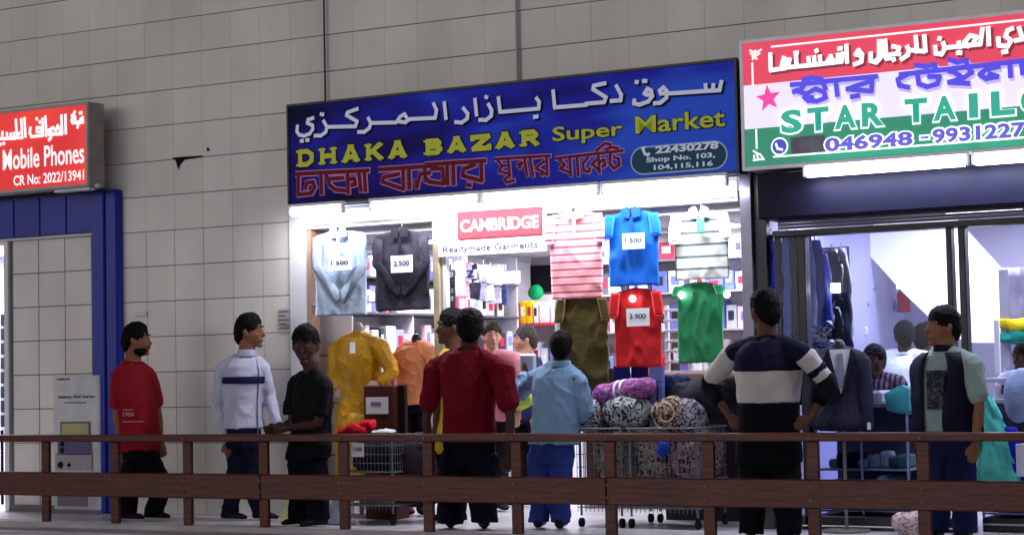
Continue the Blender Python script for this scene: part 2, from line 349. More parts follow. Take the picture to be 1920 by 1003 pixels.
G2 = [  # crop B origin 800,150 scale 4.775
 [(165, 205), (180, 350)], [(265, 380), (320, 385), (370, 350), (375, 305), (335, 255)], [(440, 175), (455, 320)], [(480, 360), (540, 362), (585, 325), (590, 275), (560, 220)], [(535, 155), (550, 160)],
 [(650, 160), (665, 290), (1010, 260), (1015, 200), (990, 165)], [(970, 335), (1000, 330)], [(1140, 100), (1155, 250), (1337, 235), (1440, 226)]]
G3 = [  # crop C origin 1100,110 scale 4.362
 [(0, 372), (150, 360), (165, 320), (60, 255), (65, 225), (160, 205)], [(205, 350), (285, 345), (290, 300), (250, 225)],
 [(398, 340), (395, 370), (440, 380), (510, 355), (545, 310), (535, 265), (505, 250), (480, 290), (500, 300), (545, 295)], [(410, 195), (425, 197)], [(470, 187), (495, 187)],
 [(560, 370), (610, 365), (660, 325), (665, 270), (635, 240), (605, 265), (615, 290), (665, 285)], [(665, 290), (1095, 262), (1110, 190)], [(1040, 262), (1045, 215)], [(985, 265), (980, 215)]]
ar = onplane(G1, 540, 180, 4.775, YD) + onplane(G2, 800, 150, 4.775, YD) + onplane(G3, 1100, 110, 4.362, YD)
strokes('lettering_shadow', [[(x + .012, z - .012) for x, z in s] for s in ar], .036, YD - .003, blk, ds)
strokes('lettering', ar, .031, YD - .009, pal, ds)
SL = {'D': ([[(.22, .04), (.22, .96)], [(.22, .93), (.6, .93), (.84, .7), (.84, .3), (.6, .07), (.22, .07)]], [(0, .42, 0), (0, .42, 1)]),
      'H': ([[(.2, .04), (.2, .96)], [(.8, .04), (.8, .96)], [(.2, .5), (.8, .5)]], [(0, .4, 0), (0, .4, 1), (.6, 1, 0), (.6, 1, 1)]),
      'A': ([[(.16, .04), (.46, .95)], [(.84, .04), (.54, .95)], [(.3, .3), (.7, .3)], [(.4, .95), (.6, .95)]], [(0, .38, 0), (.6, 1, 0)]),
      'K': ([[(.2, .04), (.2, .96)], [(.25, .42), (.8, .95)], [(.42, .55), (.84, .05)]], [(0, .4, 0), (0, .4, 1), (.6, .98, 1), (.65, 1, 0)]),
      'B': ([[(.22, .04), (.22, .96)], [(.22, .93), (.7, .93), (.82, .75), (.68, .54), (.25, .53)], [(.68, .5), (.87, .3), (.72, .07), (.22, .07)]], [(0, .4, 0), (0, .4, 1)]),
      'Z': ([[(.08, .92), (.9, .92), (.12, .08), (.95, .08)], [(.1, .75), (.1, .95)], [(.92, .05), (.92, .25)]], []),
      'R': ([[(.22, .04), (.22, .96)], [(.22, .93), (.68, .93), (.82, .72), (.66, .5), (.25, .5)], [(.55, .48), (.82, .06)]], [(0, .4, 0), (0, .4, 1), (.68, 1, 0)])}
def slab(word, p0, p1, Y, gap=.28):
    a = at(p0[0], p0[1], Y); b = at(p1[0], p1[1], Y); N = len(word); wch = (b.x - a.x) / (N + gap * (N - 1) if N > 1 else 1); H = b.z - a.z; body = []; ser = []
    for i, ch in enumerate(word):
        ox = a.x + i * wch * (1 + gap); st_, sf = SL[ch]
        body += [[(ox + x * wch, a.z + z * H) for x, z in s] for s in st_]
        ser += [[(ox + x0 * wch + .008, a.z + (.05 if z == 0 else .95) * H), (ox + x1 * wch - .008, a.z + (.05 if z == 0 else .95) * H)] for x0, x1, z in sf]
    return body, ser
for wd, p0, p1 in (('DHAKA', (556, 312), (765, 265)), ('BAZAR', (795, 290), (1013, 245))):
    bd, se = slab(wd, p0, p1, YD, .2)
    strokes('lettering_shadow', bd, .062, YD - .002, blk, ds); strokes('lettering_shadow', se, .034, YD - .0045, blk, ds)
    strokes('lettering', bd, .042, YD - .0065, yel, ds); strokes('lettering', se, .018, YD - .009, yel, ds)
for q in (('Super', 1037, 239, 274, 1168), ('Market', 1192, 219, 252, 1360)):
    TT(ds, q[0], q[1] - 1, q[2] - 1, q[3] + 2, q[4] + 2, YD, blk, .05, 'lettering_shadow', -.002); TT(ds, *q, YD, yel, .018, dy=-.006)
# bengali: ঢাকা বাজার সুপার মার্কেট
B1 = [[(80, 700), (725, 668)], [(100, 715), (95, 885), (215, 870), (245, 820), (230, 770), (170, 780), (165, 830)], [(300, 710), (308, 875)],
      [(350, 710), (380, 800), (430, 840), (540, 850)], [(540, 690), (545, 870)], [(370, 745), (500, 735)], [(540, 750), (600, 740), (610, 790), (575, 800)], [(690, 680), (700, 855)], [(640, 675), (660, 850)],
      [(825, 660), (1337, 625)], [(1035, 650), (1040, 835), (850, 770), (860, 730), (1000, 700)], [(1090, 650), (1095, 830)], [(1150, 760), (1160, 820), (1190, 700), (1280, 690)], [(1230, 650), (1240, 760), (1337, 780)]]
B2 = [[(0, 760), (530, 725)], [(50, 800), (150, 795), (160, 930), (30, 915), (10, 890)], [(245, 745), (250, 935)], [(495, 735), (500, 905), (330, 860), (335, 800), (440, 760)], [(370, 940), (400, 945)], [(190, 750), (195, 935)],
      [(620, 710), (1110, 680)], [(640, 720), (680, 770), (650, 820), (740, 840)], [(735, 705), (750, 860), (700, 890), (720, 920), (790, 900)], [(690, 770), (735, 765)],
      [(820, 760), (860, 740), (840, 790), (820, 760)], [(880, 700), (905, 860)], [(930, 700), (960, 865)], [(1080, 690), (1085, 850), (980, 790), (1060, 730)], [(1030, 845), (1045, 850)]]
B3 = [[(345, 660), (765, 612)], [(368, 668), (402, 700), (372, 724), (435, 748)], [(432, 650), (440, 770)], [(478, 645), (487, 768)], [(548, 655), (516, 690), (522, 738), (552, 745), (560, 722)],
      [(612, 635), (620, 752)], [(610, 662), (572, 694), (618, 735)], [(618, 682), (650, 668), (655, 702), (640, 712)], [(688, 622), (684, 692), (710, 724), (745, 700), (740, 662), (716, 655)], [(662, 606), (690, 590), (735, 596)], [(600, 612), (655, 566), (690, 574)]]
bn = onplane(B1, 540, 180, 4.775, YD) + onplane(B2, 800, 150, 4.775, YD) + onplane(B3, 940, 100, 3.343, YD)
pink = mat('pink_outline', 'd79ac4', .5, em=.15, var=0); dred = mat('dark_red_letter', '6e1430', .5, em=.08, var=0)
bx_ = at(925, 320, YD).x; big = [q for q in bn if max(x for x, z in q) < bx_]; sml = [q for q in bn if max(x for x, z in q) >= bx_]
for q, o_, i_ in ((big, .050, .036), (sml, .036, .024)): strokes('lettering_outline', q, o_, YD - .002, pink, ds); strokes('lettering', q, i_, YD - .010, dred, ds)
# phone oval
def rrect(bm, X0, X1, Z0, Z1, y0, y1, n=10):
    r = (Z1 - Z0) / 2; c = (Z0 + Z1) / 2; pts = []
    for i in range(n + 1): a = -math.pi / 2 + math.pi * i / n; pts.append((X1 - r + r * math.cos(a), c + r * math.sin(a)))
    for i in range(n + 1): a = math.pi / 2 + math.pi * i / n; pts.append((X0 + r + r * math.cos(a), c + r * math.sin(a)))
    return prism(bm, pts, y0, y1)
a = at(1183, 330, YD); b2 = at(1364, 262, YD)
mesh_obj('oval_rim', rrect(nb(), a.x, b2.x, a.z, b2.z, YD - .004, YD - .001), mat('rim_pale', 'a9b9dd', .5, em=.15, var=0), ds)
mesh_obj('oval', rrect(nb(), a.x + .012, b2.x - .012, a.z + .012, b2.z - .012, YD - .008, YD - .0045), mat('oval_teal', '1f4a62', .5, em=.15, var=0), ds)
TT(ds, '22430278', 1230, 275, 289, 1348, YD, pal, .04, dy=-.010); TT(ds, 'Shop No. 103,', 1213, 296, 308, 1342, YD, pal, .03, dy=-.010); TT(ds, '104,115,116', 1227, 310, 321, 1338, YD, pal, .03, dy=-.010)
strokes('phone_icon', onplane([[(465, 745), (480, 780), (505, 790)], [(460, 740), (475, 730)], [(500, 795), (515, 780)]], 1100, 110, 4.362, YD), .022, YD - .010, pal, ds)

# ---- Star Tailor sign
YS = -.35
ss = thing('tailor_sign', (-4.2, YS, 2.61), 'lit red white and green sign reading STAR TAILOR above the tailor shop', 'sign')
XL, XR, Z0s, Z1s = -5.33, -2.2, 2.65, 3.56
def zat(px, py): return at(px, py, YS).z
red = backlit('sign_red', 'd83a56', .8); wht = backlit('sign_white', 'e4def6', .8); grn = backlit('sign_green', '1f8468', .72)
zr, zg = zat(1400, 161), zat(1400, 243)
boxo('green_band', XL, XR, YS, YS + .02, Z0s, zg, grn, ss, 0); boxo('white_band', XL, XR, YS, YS + .02, zg, zr, wht, ss, 0); boxo('red_band', XL, XR, YS, YS + .02, zr, Z1s, red, ss, 0)
sign_frame(ss, XL, XR, Z0s, Z1s, YS, .025, mat('sign_frame_white', 'd0ccd8', .4, em=.15), .03)
boxo('casing', XL - .02, XR, YS + .034, -.012, Z0s - .02, Z1s + .02, mat('casing_grey', '8b8890', .6), ss)
wl2 = backlit('white_print', 'ffffff', 1.0)
G4 = [  # crop origin 1390,60 scale 3.714 : اقمشتها و ... 
 [(205, 155), (208, 270), (310, 255)], [(300, 180), (285, 235), (330, 240), (340, 195), (300, 200), (320, 255)], [(320, 250), (480, 235), (700, 210), (712, 150)], [(385, 175), (388, 240)], [(470, 180), (478, 235)], [(510, 175), (515, 232)], [(550, 170), (555, 230)], [(525, 130), (530, 140)], [(375, 150), (395, 148)], [(600, 215), (625, 170), (650, 215)], [(670, 165), (705, 160), (700, 190), (670, 185)], [(680, 120), (700, 118)],
 [(735, 95), (740, 215)], [(790, 230), (840, 210), (845, 160), (820, 130), (800, 160), (845, 170)], [(905, 150), (905, 205), (945, 215), (985, 170), (970, 65)], [(1005, 60), (1015, 190), (1040, 185)]]
G5 = [  # crop origin 1640,10 scale 3.714
 [(0, 400), (35, 370), (35, 250)], [(70, 255), (80, 355), (160, 340), (175, 300), (130, 290)], [(130, 385), (142, 380)], [(160, 340), (180, 345)], [(190, 380), (235, 350), (245, 315), (350, 325)], [(245, 315), (230, 290)], [(290, 220), (300, 330)], [(350, 215), (358, 325)],
 [(425, 290), (430, 340), (470, 345), (495, 300), (480, 265)], [(450, 235), (462, 238)], [(495, 300), (740, 275), (755, 165)], [(590, 260), (600, 300)], [(580, 335), (605, 335)], [(660, 290), (630, 260), (670, 215), (715, 225), (690, 270)], [(795, 160), (800, 280)],
 [(865, 230), (870, 285), (930, 290), (955, 250), (915, 220), (930, 180), (965, 165)], [(895, 330), (925, 325)], [(985, 250), (1035, 240), (1010, 160)]]
ar2 = onplane(G4, 1390, 60, 3.714, YS) + onplane(G5, 1640, 10, 3.714, YS)
sh = backlit('print_shadow', '8a2040', .4)
strokes('lettering_shadow', [[(x + .012, z - .014) for x, z in s] for s in ar2], .040, YS - .002, sh, ss); strokes('lettering', ar2, .031, YS - .010, wl2, ss)
N1 = [[(350, 370), (590, 350)], [(590, 345), (945, 312)], [(365, 420), (420, 400), (440, 375)], [(430, 335), (500, 320), (560, 330)], [(380, 410), (470, 440)], [(440, 440), (520, 400), (580, 420), (590, 460), (530, 485), (470, 480), (440, 455), (500, 460)], [(560, 330), (590, 400)],
      [(660, 345), (672, 445)], [(915, 320), (910, 415), (740, 400), (890, 350)], [(770, 455), (820, 445)]]
N2 = [[(180, 485), (1035, 390)], [(240, 575), (175, 560), (165, 520), (240, 480)], [(300, 470), (310, 550), (370, 570), (440, 550), (455, 500), (380, 500)], [(290, 420), (360, 430), (420, 415), (430, 455)], [(520, 380), (580, 400), (640, 385), (650, 430)], [(640, 420), (680, 470), (620, 510), (560, 470), (520, 460)], [(620, 510), (520, 540), (660, 548)],
      [(870, 430), (780, 450), (735, 485), (780, 515), (860, 500), (800, 480)], [(945, 400), (950, 500)], [(1025, 395), (1035, 480)]]
bn2 = onplane(N1, 1390, 60, 3.714, YS) + onplane(N2, 1640, 10, 3.714, YS)
strokes('lettering_shadow', [[(x + .008, z - .02) for x, z in s] for s in bn2], .04, YS - .002, backlit('lilac_shadow', 'bdb0f0', .8), ss)
strokes('lettering', bn2, .036, YS - .009, backlit('violet_letter', '4a40d8', .8), ss)
gl = backlit('teal_letter', '1fa088', .85)
for s, p0, p1 in (('STAR', (1466, 252), (1668, 193)), ('TAILORS', (1698, 228), (2085, 145))):
    a = at(*p0, YS); c = at(*p1, YS); zc = c.z if s == 'STAR' else a.z + (at(1668, 193, YS).z - at(1466, 252, YS).z)
    z0 = a.z if s == 'STAR' else at(1466, 252, YS).z; z1 = at(1466, 208, YS).z
    ch = list(s); N = len(ch); tot = c.x - a.x; adv = tot / N
    for i, k in enumerate(ch):
        wd = adv * (.32 if k == 'I' else .8); x0 = a.x + adv * i + (adv - wd) / 2 - adv * .1
        text('lettering_outline', k, x0 - .012, x0 + wd + .012, z0 - .012, z1 + .012, YS - .0115, wl2, ss, .07); text('lettering', k, x0, x0 + wd, z0, z1, YS - .0135, gl, ss, .045)
vz0 = zat(1475, 292); vz1 = zat(1475, 265); vio = backlit('violet_digit', '5b57c8', .8)
for s, x0, x1 in (('046948', 1548, 1712), ('-', 1728, 1742), ('9931227', 1750, 1925), ('5', 1932, 1952)):
    X0, X1 = at(x0, 280, YS).x, at(x1, 250, YS).x; hz = (vz1 - vz0)
    zz0, zz1 = (vz0 + hz * .4, vz0 + hz * .55) if s == '-' else (vz0, vz1)
    text('lettering_outline', s, X0 - .012, X1 + .012, zz0 - .012, zz1 + .012, YS - .0115, wl2, ss, .11); text('lettering', s, X0, X1, zz0, zz1, YS - .0135, vio, ss, .04)
zz = lambda f: Z0s + (Z1s - Z0s) * f
x_ = at(1446, 90, YS).x
boxo('rule', x_, XR, YS - .004, YS - .001, zat(1446, 90), zat(1446, 87), wl2, ss, 0); boxo('rule', at(1450, 296, YS).x, XR, YS - .004, YS - .001, zat(1450, 296), zat(1450, 293), wl2, ss, 0)
boxo('rule', at(1410, 150, YS).x, at(1413, 150, YS).x, YS - .004, YS - .001, zat(1411, 161), zat(1411, 118), wl2, ss, 0); boxo('rule', at(1414, 150, YS).x, at(1417, 150, YS).x, YS - .004, YS - .001, zat(1414, 280), zat(1414, 243), wl2, ss, 0)
strokes('corner_flourish', onplane([[(60, 130), (100, 150), (140, 125)], [(65, 150), (95, 175), (130, 150)], [(100, 130), (80, 195)], [(75, 170), (110, 190)], [(85, 830), (120, 850)], [(90, 860), (95, 895)], [(110, 850), (120, 890)], [(130, 850), (160, 890)], [(85, 895), (160, 885)]], 1390, 60, 3.714, YS), .012, YS - .004, wl2, ss)
c = at(1441, 185, YS); bm = nb(); prism(bm, [(c.x + (.1 if i % 2 == 0 else .042) * math.sin(i * math.pi / 5 - .1), c.z + (.1 if i % 2 == 0 else .042) * math.cos(i * math.pi / 5 - .1)) for i in range(10)], YS - .008, YS - .002)
mesh_obj('star_emblem', bm, backlit('pink_star', 'e03c9a', .85), ss)
c = at(1462, 275, YS)
for r, m_, y in ((.066, wl2, .003), (.055, backlit('badge_blue', '3a44b8', .8), .005)):
    bm = nb(); prism(bm, [(c.x + r * math.cos(i * math.pi / 12), c.z + r * math.sin(i * math.pi / 12)) for i in range(24)], YS - y - .001, YS - y + .0008); mesh_obj('phone_badge', bm, m_, ss)
strokes('phone_icon', [[(c.x - .025, c.z + .02), (c.x - .015, c.z - .015), (c.x + .022, c.z - .025)]], .016, YS - .008, wl2, ss)
a = at(1484, 289, YS); b2 = at(1546, 253, YS)
boxo('grey_patch', a.x, b2.x, YS - .006, YS - .001, a.z, b2.z, mat('grey_patch', '6c6a78', .7, em=.25, var=.35, vs=9), ss, 0)
for q in ((1492, 64), (1905, 8)):
    a = at(*q, -.2); boxo('bolt', a.x - .04, a.x + .04, -.24, -.16, 3.585, 3.605, mat('black_plastic'), ss)

# ================================================================== LAMPS
tubem = mat('tube_glow', 'f4f2ff', .3, em=9, emc='eef0ff', var=0); hous = mat('lamp_housing', 'e8e8f0', .4, var=0)
def tube_lamp(x0, x1, y, z, label, grp, rad=.036, e=None):
    t = thing('tube_light', ((x0 + x1) / 2, y, z), label, 'tube light', grp)
    boxo('housing', x0, x1, y - .03, y + .03, z + rad + .002, z + rad + .03, hous, t, .004)
    mesh_obj('tube', cyl(nb(), (x0 + .03, y, z), (x1 - .03, y, z), rad, 12), e or tubem, t)
    for x in (x0, x1): boxo('end_cap', x - (.0 if x == x0 else .028), x + (.028 if x == x0 else .0), y - .02, y + .02, z - rad * .9, z + rad, hous, t)
    return t
def glow(x, y, z, sx, sy, energy, rot, par, col=(.93, .94, 1)):
    l = bpy.data.lights.new('lamp_glow', 'AREA'); l.shape = 'RECTANGLE'; l.size = sx; l.size_y = sy; l.energy = energy; l.color = col
    o = bpy.data.objects.new('lamp_glow', l); SC.collection.objects.link(o); o.parent = par; o.location = Vector((x, y, z)) - par.location; o.rotation_euler = rot; return o
lamps = []
for x0, x1, l in ((-9.47, -8.92, 'short glowing tube light at the left end under the blue bazaar sign'), (-8.66, -7.62, 'glowing tube light under the blue sign, above the red CAMBRIDGE panel'),
                  (-7.60, -6.56, 'glowing tube light under the blue sign, above the blue polo shirt'), (-6.54, -5.50, 'glowing tube light under the right end of the blue bazaar sign')):
    t = tube_lamp(x0, x1, -.29, 2.565, l, 'tube lights under the bazaar sign'); lamps.append(t)
    glow((x0 + x1) / 2, -.30, 2.52, (x1 - x0), .06, 16 * (x1 - x0), (math.radians(20), 0, 0), t)
for x0, x1, l in ((-4.86, -3.66, 'glowing tube light hanging under the left part of the tailor sign'), (-3.64, -2.44, 'glowing tube light under the tailor sign, cut by the right edge of the picture')):
    t = tube_lamp(x0, x1, -.42, 2.575, l, 'tube lights under the tailor sign', .04)
    glow((x0 + x1) / 2, -.42, 2.515, (x1 - x0), .06, 16, (math.radians(10), 0, 0), t, (.85, .86, 1))

# ================================================================== DHAKA SHOP
wp = mat('shop_white', 'e6e4ea', .5, var=.05); wm = mat('aluminium_white', 'dcdce4', .35, var=.03)
sf = thing('bazaar_shopfront', (-7.5, .1, 0), 'white framed open front and room of the clothes shop under the blue sign', 'shopfront')
boxo('jamb', -9.67, -9.50, -.03, .14, 0, 2.60, wm, sf); boxo('jamb', -9.49, -9.46, -.01, .12, 0, 2.57, mat('wood_pink', 'b08c78', .5), sf)
boxo('header', -9.67, -5.54, -.02, .14, 2.44, 2.60, wm, sf); boxo('fascia', -9.67, -5.54, -.012, .14, 2.605, 2.655, wm, sf)
boxo('side_wall', -9.75, -9.68, .21, 4.4, 0, 2.6, wp, sf, 0); boxo('side_wall', -5.50, -5.43, .21, 4.4, 0, 2.6, wp, sf, 0)
boxo('rear_wall', -9.68, -5.50, 4.3, 4.38, 0, 2.6, mat('rear_wall', 'b4b2bc', .7), sf, 0); boxo('brown_panel', -9.67, -8.3, 4.27, 4.295, 1.2, 2.02, mat('rear_brown', '8a6a5c', .7), sf, 0); boxo('ceiling', -9.68, -5.50, .15, 4.3, 2.38, 2.44, mat('shop_ceiling', 'c4c4cc', .7), sf, 0)
boxo('dark_band', -9.67, -8.3, 4.26, 4.295, 2.02, 2.3, mat('dark_band', '1c1a24', .6), sf, 0)
boxo('post', -8.25, -8.19, .0, .08, 0, 2.44, mat('post_beige', 'b8a890', .5), sf); boxo('post', -8.17, -8.135, .02, .08, 0, 2.44, wm, sf)
boxo('post', -7.14, -7.11, .02, .06, 0, 2.44, wm, sf)
panel = mat('ceiling_panel_glow', 'ffffff', .5, em=9, emc='f6f4ff', var=0)
for i, (x, y) in enumerate(((-9.0, 1.0), (-9.0, 2.3), (-8.6, 3.5), (-7.4, 1.2), (-7.4, 2.6), (-6.2, 1.2), (-6.2, 2.6), (-7.2, 3.6))):
    t = thing('ceiling_lamp', (x, y, 2.37), ('front left', 'middle left', 'rear left', 'front centre', 'middle centre', 'front right', 'middle right', 'rear centre')[i] + ' square glowing lamp in the ceiling of the clothes shop', 'ceiling lamp', 'ceiling lamps in the clothes shop')
    boxo('rim', x - .16, x + .16, y - .16, y + .16, 2.362, 2.378, wm, t); boxo('diffuser', x - .14, x + .14, y - .14, y + .14, 2.35, 2.361, panel, t, 0)
    glow(x, y, 2.345, .28, .28, 22, (0, 0, 0), t)
# left wall shelving, receding into the shop
shf = thing('wall_shelving', (-9.5, 2.2, 0), 'tall white shelving along the left side of the clothes shop full of packed goods', 'shelf')
boxo('back_panel', -9.672, -9.64, .35, 4.2, 0, 2.33, wm, shf, 0)
for z in (.5, .95, 1.36, 1.72, 2.04): boxo('shelf_board', -9.64, -9.28, .35, 3.3, z, z + .02, mat('shelf_dark', '57545e', .6), shf)
for y in (.35, 1.33, 2.3, 3.28): boxo('upright', -9.64, -9.29, y, y + .02, 0, 2.33, wm, shf)
gcols = ['f2f2f6', 'e8e8f4', 'dfe2ee', 'c8cdec', '9aa6d8', 'f0c8d8', '3b3a48', 'e8dccb', 'ffffff', 'b8bccc', '6670b8', 'd0506a', '555568']
def goods(x0, x1, y0, y1, z0, z1, c, label, grp, name='goods_box', side='-y'):
    t = thing(name, ((x0 + x1) / 2, (y0 + y1) / 2, z0), label, 'package', grp)
    boxo('box', x0, x1, y0, y1, z0, z1, mat('pack_' + c, c, .35, var=.12, vs=20), t, .006)
    lc = random.choice(['ffffff', '30303c', 'c03048', '8088c0'])
    if side == '+x': boxo('printed_label', x1 + .001, x1 + .003, y0 + (y1 - y0) * .2, y1 - (y1 - y0) * .25, z0 + (z1 - z0) * .35, z0 + (z1 - z0) * .75, mat('lab_' + lc, lc, .5, var=.3, vs=60), t, 0)
    else: boxo('printed_label', x0 + (x1 - x0) * .2, x1 - (x1 - x0) * .25, y0 - .003, y0 - .001, z0 + (z1 - z0) * .35, z0 + (z1 - z0) * .75, mat('lab_' + lc, lc, .5, var=.3, vs=60), t, 0)
for lv, (z, hmax) in enumerate(((.97, .3), (1.38, .28), (1.74, .26), (2.06, .22))):
    y = .4; kk = 0
    while y < 3.1:
        dy = random.uniform(.07, .19); h = random.uniform(.6, 1) * hmax; d = random.uniform(.0, .06)
        gc_ = random.choice(gcols); goods(-9.6, -9.3 - d, y, y + dy - .012, z, z + h, gc_, '%s pack, %s from the street, %s shelf of the left shelving' % (CNAME[gc_], ORD[kk], ('lowest stocked', 'second lowest', 'second highest', 'highest')[lv]), 'goods on the left shelving', side='+x'); y += dy; kk += 1
# rear gondola
gd = thing('rear_display_rack', (-9.2, 3.7, 0), 'white rack with a red edged shelf across the back of the clothes shop', 'shelf')
zs = at(1000, 606, 3.45).z; gx0, gx1 = at(925, 606, 3.45).x, at(1046, 606, 3.45).x
boxo('shelf_board', gx0, gx1, 3.45, 3.85, zs - .03, zs, mat('shelf_red', 'c04050', .5), gd); boxo('shelf_board', gx0, gx1, 3.45, 3.85, 1.15, 1.17, wm, gd); boxo('shelf_board', gx0, gx1, 3.45, 3.85, .6, .62, wm, gd)
boxo('back_panel', gx0, gx1, 3.86, 3.9, 0, zs + .3, wm, gd, 0); boxo('side_panel', gx1, gx1 + .03, 3.45, 3.9, 0, zs + .02, wm, gd); boxo('side_panel', gx0 - .03, gx0, 3.45, 3.9, 0, zs + .02, wm, gd)
for x0, x1, y0, c, l in ((953, 964, 568, 'e87088', 'pink and red box left of the yellow boxes on the rear rack'), (965, 974, 572, 'e87088', 'narrow pink box beside the yellow boxes on the rear rack'), (975, 986, 565, 'f4d000', 'left bright yellow box on the red edged rear shelf'),
                         (987, 998, 565, 'f0d800', 'right bright yellow box on the red edged rear shelf'), (1000, 1009, 568, 'f4f4f4', 'plain white box right of the yellow boxes on the rear rack'), (1011, 1030, 567, 'f6ece4', 'white box with red dots at the right of the rear rack'),
                         (936, 951, 578, 'e8e8ee', 'low white box at the left end of the rear rack'), (1032, 1044, 570, 'f8f4f0', 'white box at the right end of the rear rack')):
    goods(at(x0, 600, 3.5).x, at(x1, 600, 3.5).x, 3.5, 3.7, zs + .002, at(x0, y0, 3.5).z, c, l, None)
x = gx0 + .03; kk = 0
while x < gx1 - .08:
    wd = random.uniform(.05, .11); goods(x, x + wd - .008, 3.5, 3.75, 1.172, 1.172 + random.uniform(.25, .36), gc_ := random.choice(['f4f4f8', 'e8e8f0', '3a3f58', 'dfe0ea', '8f98b8']), '%s packed shirt, %s from left on the rear rack middle shelf' % (CNAME[gc_], ORD[kk]), 'packed shirts on the rear rack'); x += wd; kk += 1
bm = nb(); c = at(1004, 549, 3.6); ellipsoid(bm, c, .075, .07, .075); wrinkle(bm, .02, 14); tag(recenter(mesh_obj('cap', bm, mat('green_cloth', '0f8050', .7), None, True)), 'rounded green cap lying above the yellow boxes at the back', 'cap')
rr_k = thing('right_shelving', (-7, 1.6, 0), 'white shelving with folded stock behind the hanging polo shirts', 'shelf')
rx0, rx1 = at(1040, 600, 1.4).x + .25, -5.53
boxo('back_panel', rx0, rx1, 1.66, 1.68, 0, 2.36, wm, rr_k, 0)
for z in (.8, 1.15, 1.5, 1.82, 2.1): boxo('shelf_board', rx0, rx1, 1.4, 1.655, z, z + .018, mat('shelf_grey', 'a2a0ac', .5), rr_k)
for x in (rx0, (rx0 + rx1) / 2, rx1 - .02): boxo('upright', x, x + .02, 1.395, 1.657, 0, 2.36, wm, rr_k)
for lv, (z, h0) in enumerate(((1.169, .28), (1.519, .26), (1.839, .22), (2.119, .2))):
    x = rx0 + .05; kk = 0
    while x < rx1 - .16 and kk < 30:
        wd = random.uniform(.05, .17); gc_ = random.choice(gcols)
        goods(x, x + wd - .01, 1.42 + random.uniform(0, .06), 1.62, z, z + h0 * random.uniform(.5, 1), gc_, '%s pack, %s from the left, %s shelf behind the polo shirts' % (CNAME[gc_], ORD[kk], ('lowest stocked', 'second lowest', 'second highest', 'highest')[lv]), 'goods on the right shelving'); x += wd; kk += 1
def plate(name, p0, p1, Y, th, m, label, cat, root=None):
    a = at(*p0, Y); b = at(*p1, Y); o = boxo(name, a.x, b.x, Y, Y + th, a.z, b.z, m, root, .003)
    if root is None: recenter(o); tag(o, label, cat)
    return o
def board(name, p0, p1, Y, c, label, txts=(), cat='sign', em=0):
    a = at(p0[0], p0[1], Y); b = at(p1[0], p1[1], Y); t = thing(name, ((a.x + b.x) / 2, Y, a.z), label, cat)
    boxo('panel', a.x, b.x, Y, Y + .012, a.z, b.z, mat('bd_' + c + str(em), c, .5, em=em, var=.03), t, .002)
    for s, q0, q1, cc, off in txts: T(t, s, q0, q1, Y, mat('ink_' + cc, cc, .6, var=0), off, dy=-.004)
    return t
t = board('hanging_board', (822, 482), (1024, 392), -.03, 'f4f2f6', 'white board with a red CAMBRIDGE panel and Readymade Garments hanging in the shop entrance',
      ())
TT(t, 'Readymade Garments', 831, 462, 478, 1008, -.03, mat('ink_lilac', '34325e', .6, var=0), .012)
a = at(858, 449, -.04); b2 = Vector((at(1016, 396, -.04).x, 0, at(858, 398, -.04).z)); boxo('red_panel', a.x, b2.x, -.045, -.032, a.z, b2.z, mat('cambridge_red', 'cf3a44', .5), t, .003)
TT(t, 'CAMBRIDGE', 864, 413, 436, 1010, -.045, mat('ink_white', 'ffffff', .6, var=0, em=.2), .02, dy=-.004)
board('small_blue_sign', (859, 524), (894, 505), 1.6, 'e8e8f8', 'small white sign with blue MZ letters hanging above the left shelving', (('MZ', (862, 521), (890, 506), '2a34b8', .03),))
board('pink_sign', (924, 533), (975, 508), 2.6, 'f3a0c0', 'pink card hanging over the back shelves beside the dark band', ())
# slatted rack + plaster counter at the right of the shop
t = thing('slatted_rack', (-6.6, .8, 0), 'white slatted rack behind the gap between the red and green shirts', 'rack')
a = at(1246, 700, .8); b2 = at(1330, 640, .8)
for i in range(7): z = a.z + (b2.z + .25 - a.z) * i / 6; boxo('slat', a.x, b2.x, .8, .82, z, z + .022, wm, t)
for x in (a.x, (a.x + b2.x) / 2, b2.x - .03): boxo('post', x, x + .03, .825, .86, 0, b2.z + .3, wm, t)
t = thing('counter', (-6.5, .7, 0), 'pale counter behind the bales with a tan rounded top', 'counter')
a = at(1240, 716, .55); b2 = at(1390, 694, .55); boxo('top', a.x, b2.x, .5, .78, a.z, b2.z, mat('tan_top', 'b79c94', .5), t, .02); boxo('body', a.x + .02, b2.x - .02, .53, .76, 0, a.z - .002, mat('dark_body', '2e2a35', .7), t)
for x0, x1, y0, y1, c, l, cc in ((570, 592, 392, 800, 'c9a890', 'pinkish wooden panel inside the left jamb of the clothes shop', 'panel'),):
    plate('wood_panel', (x0, y1), (x1, y0), .16, .02, mat('pl_' + c, c, .6), l, cc)
# glass shelf in window
t = thing('glass_shelf', (-9, 0, 1.62), 'thin glass shelf under the two hanging shirts in the left window', 'shelf')
a = at(588, 571, .0); b2 = at(782, 567, .0); boxo('glass_board', a.x, b2.x, .0, .16, a.z - .004, a.z + .006, glass_mat('shelf_glass', 'dfe8ff', .3), t, .001); boxo('edge_strip', a.x, b2.x, -.008, -.001, a.z - .006, a.z + .008, mat('glass_edge', 'c8d4f4', .2, var=0), t)

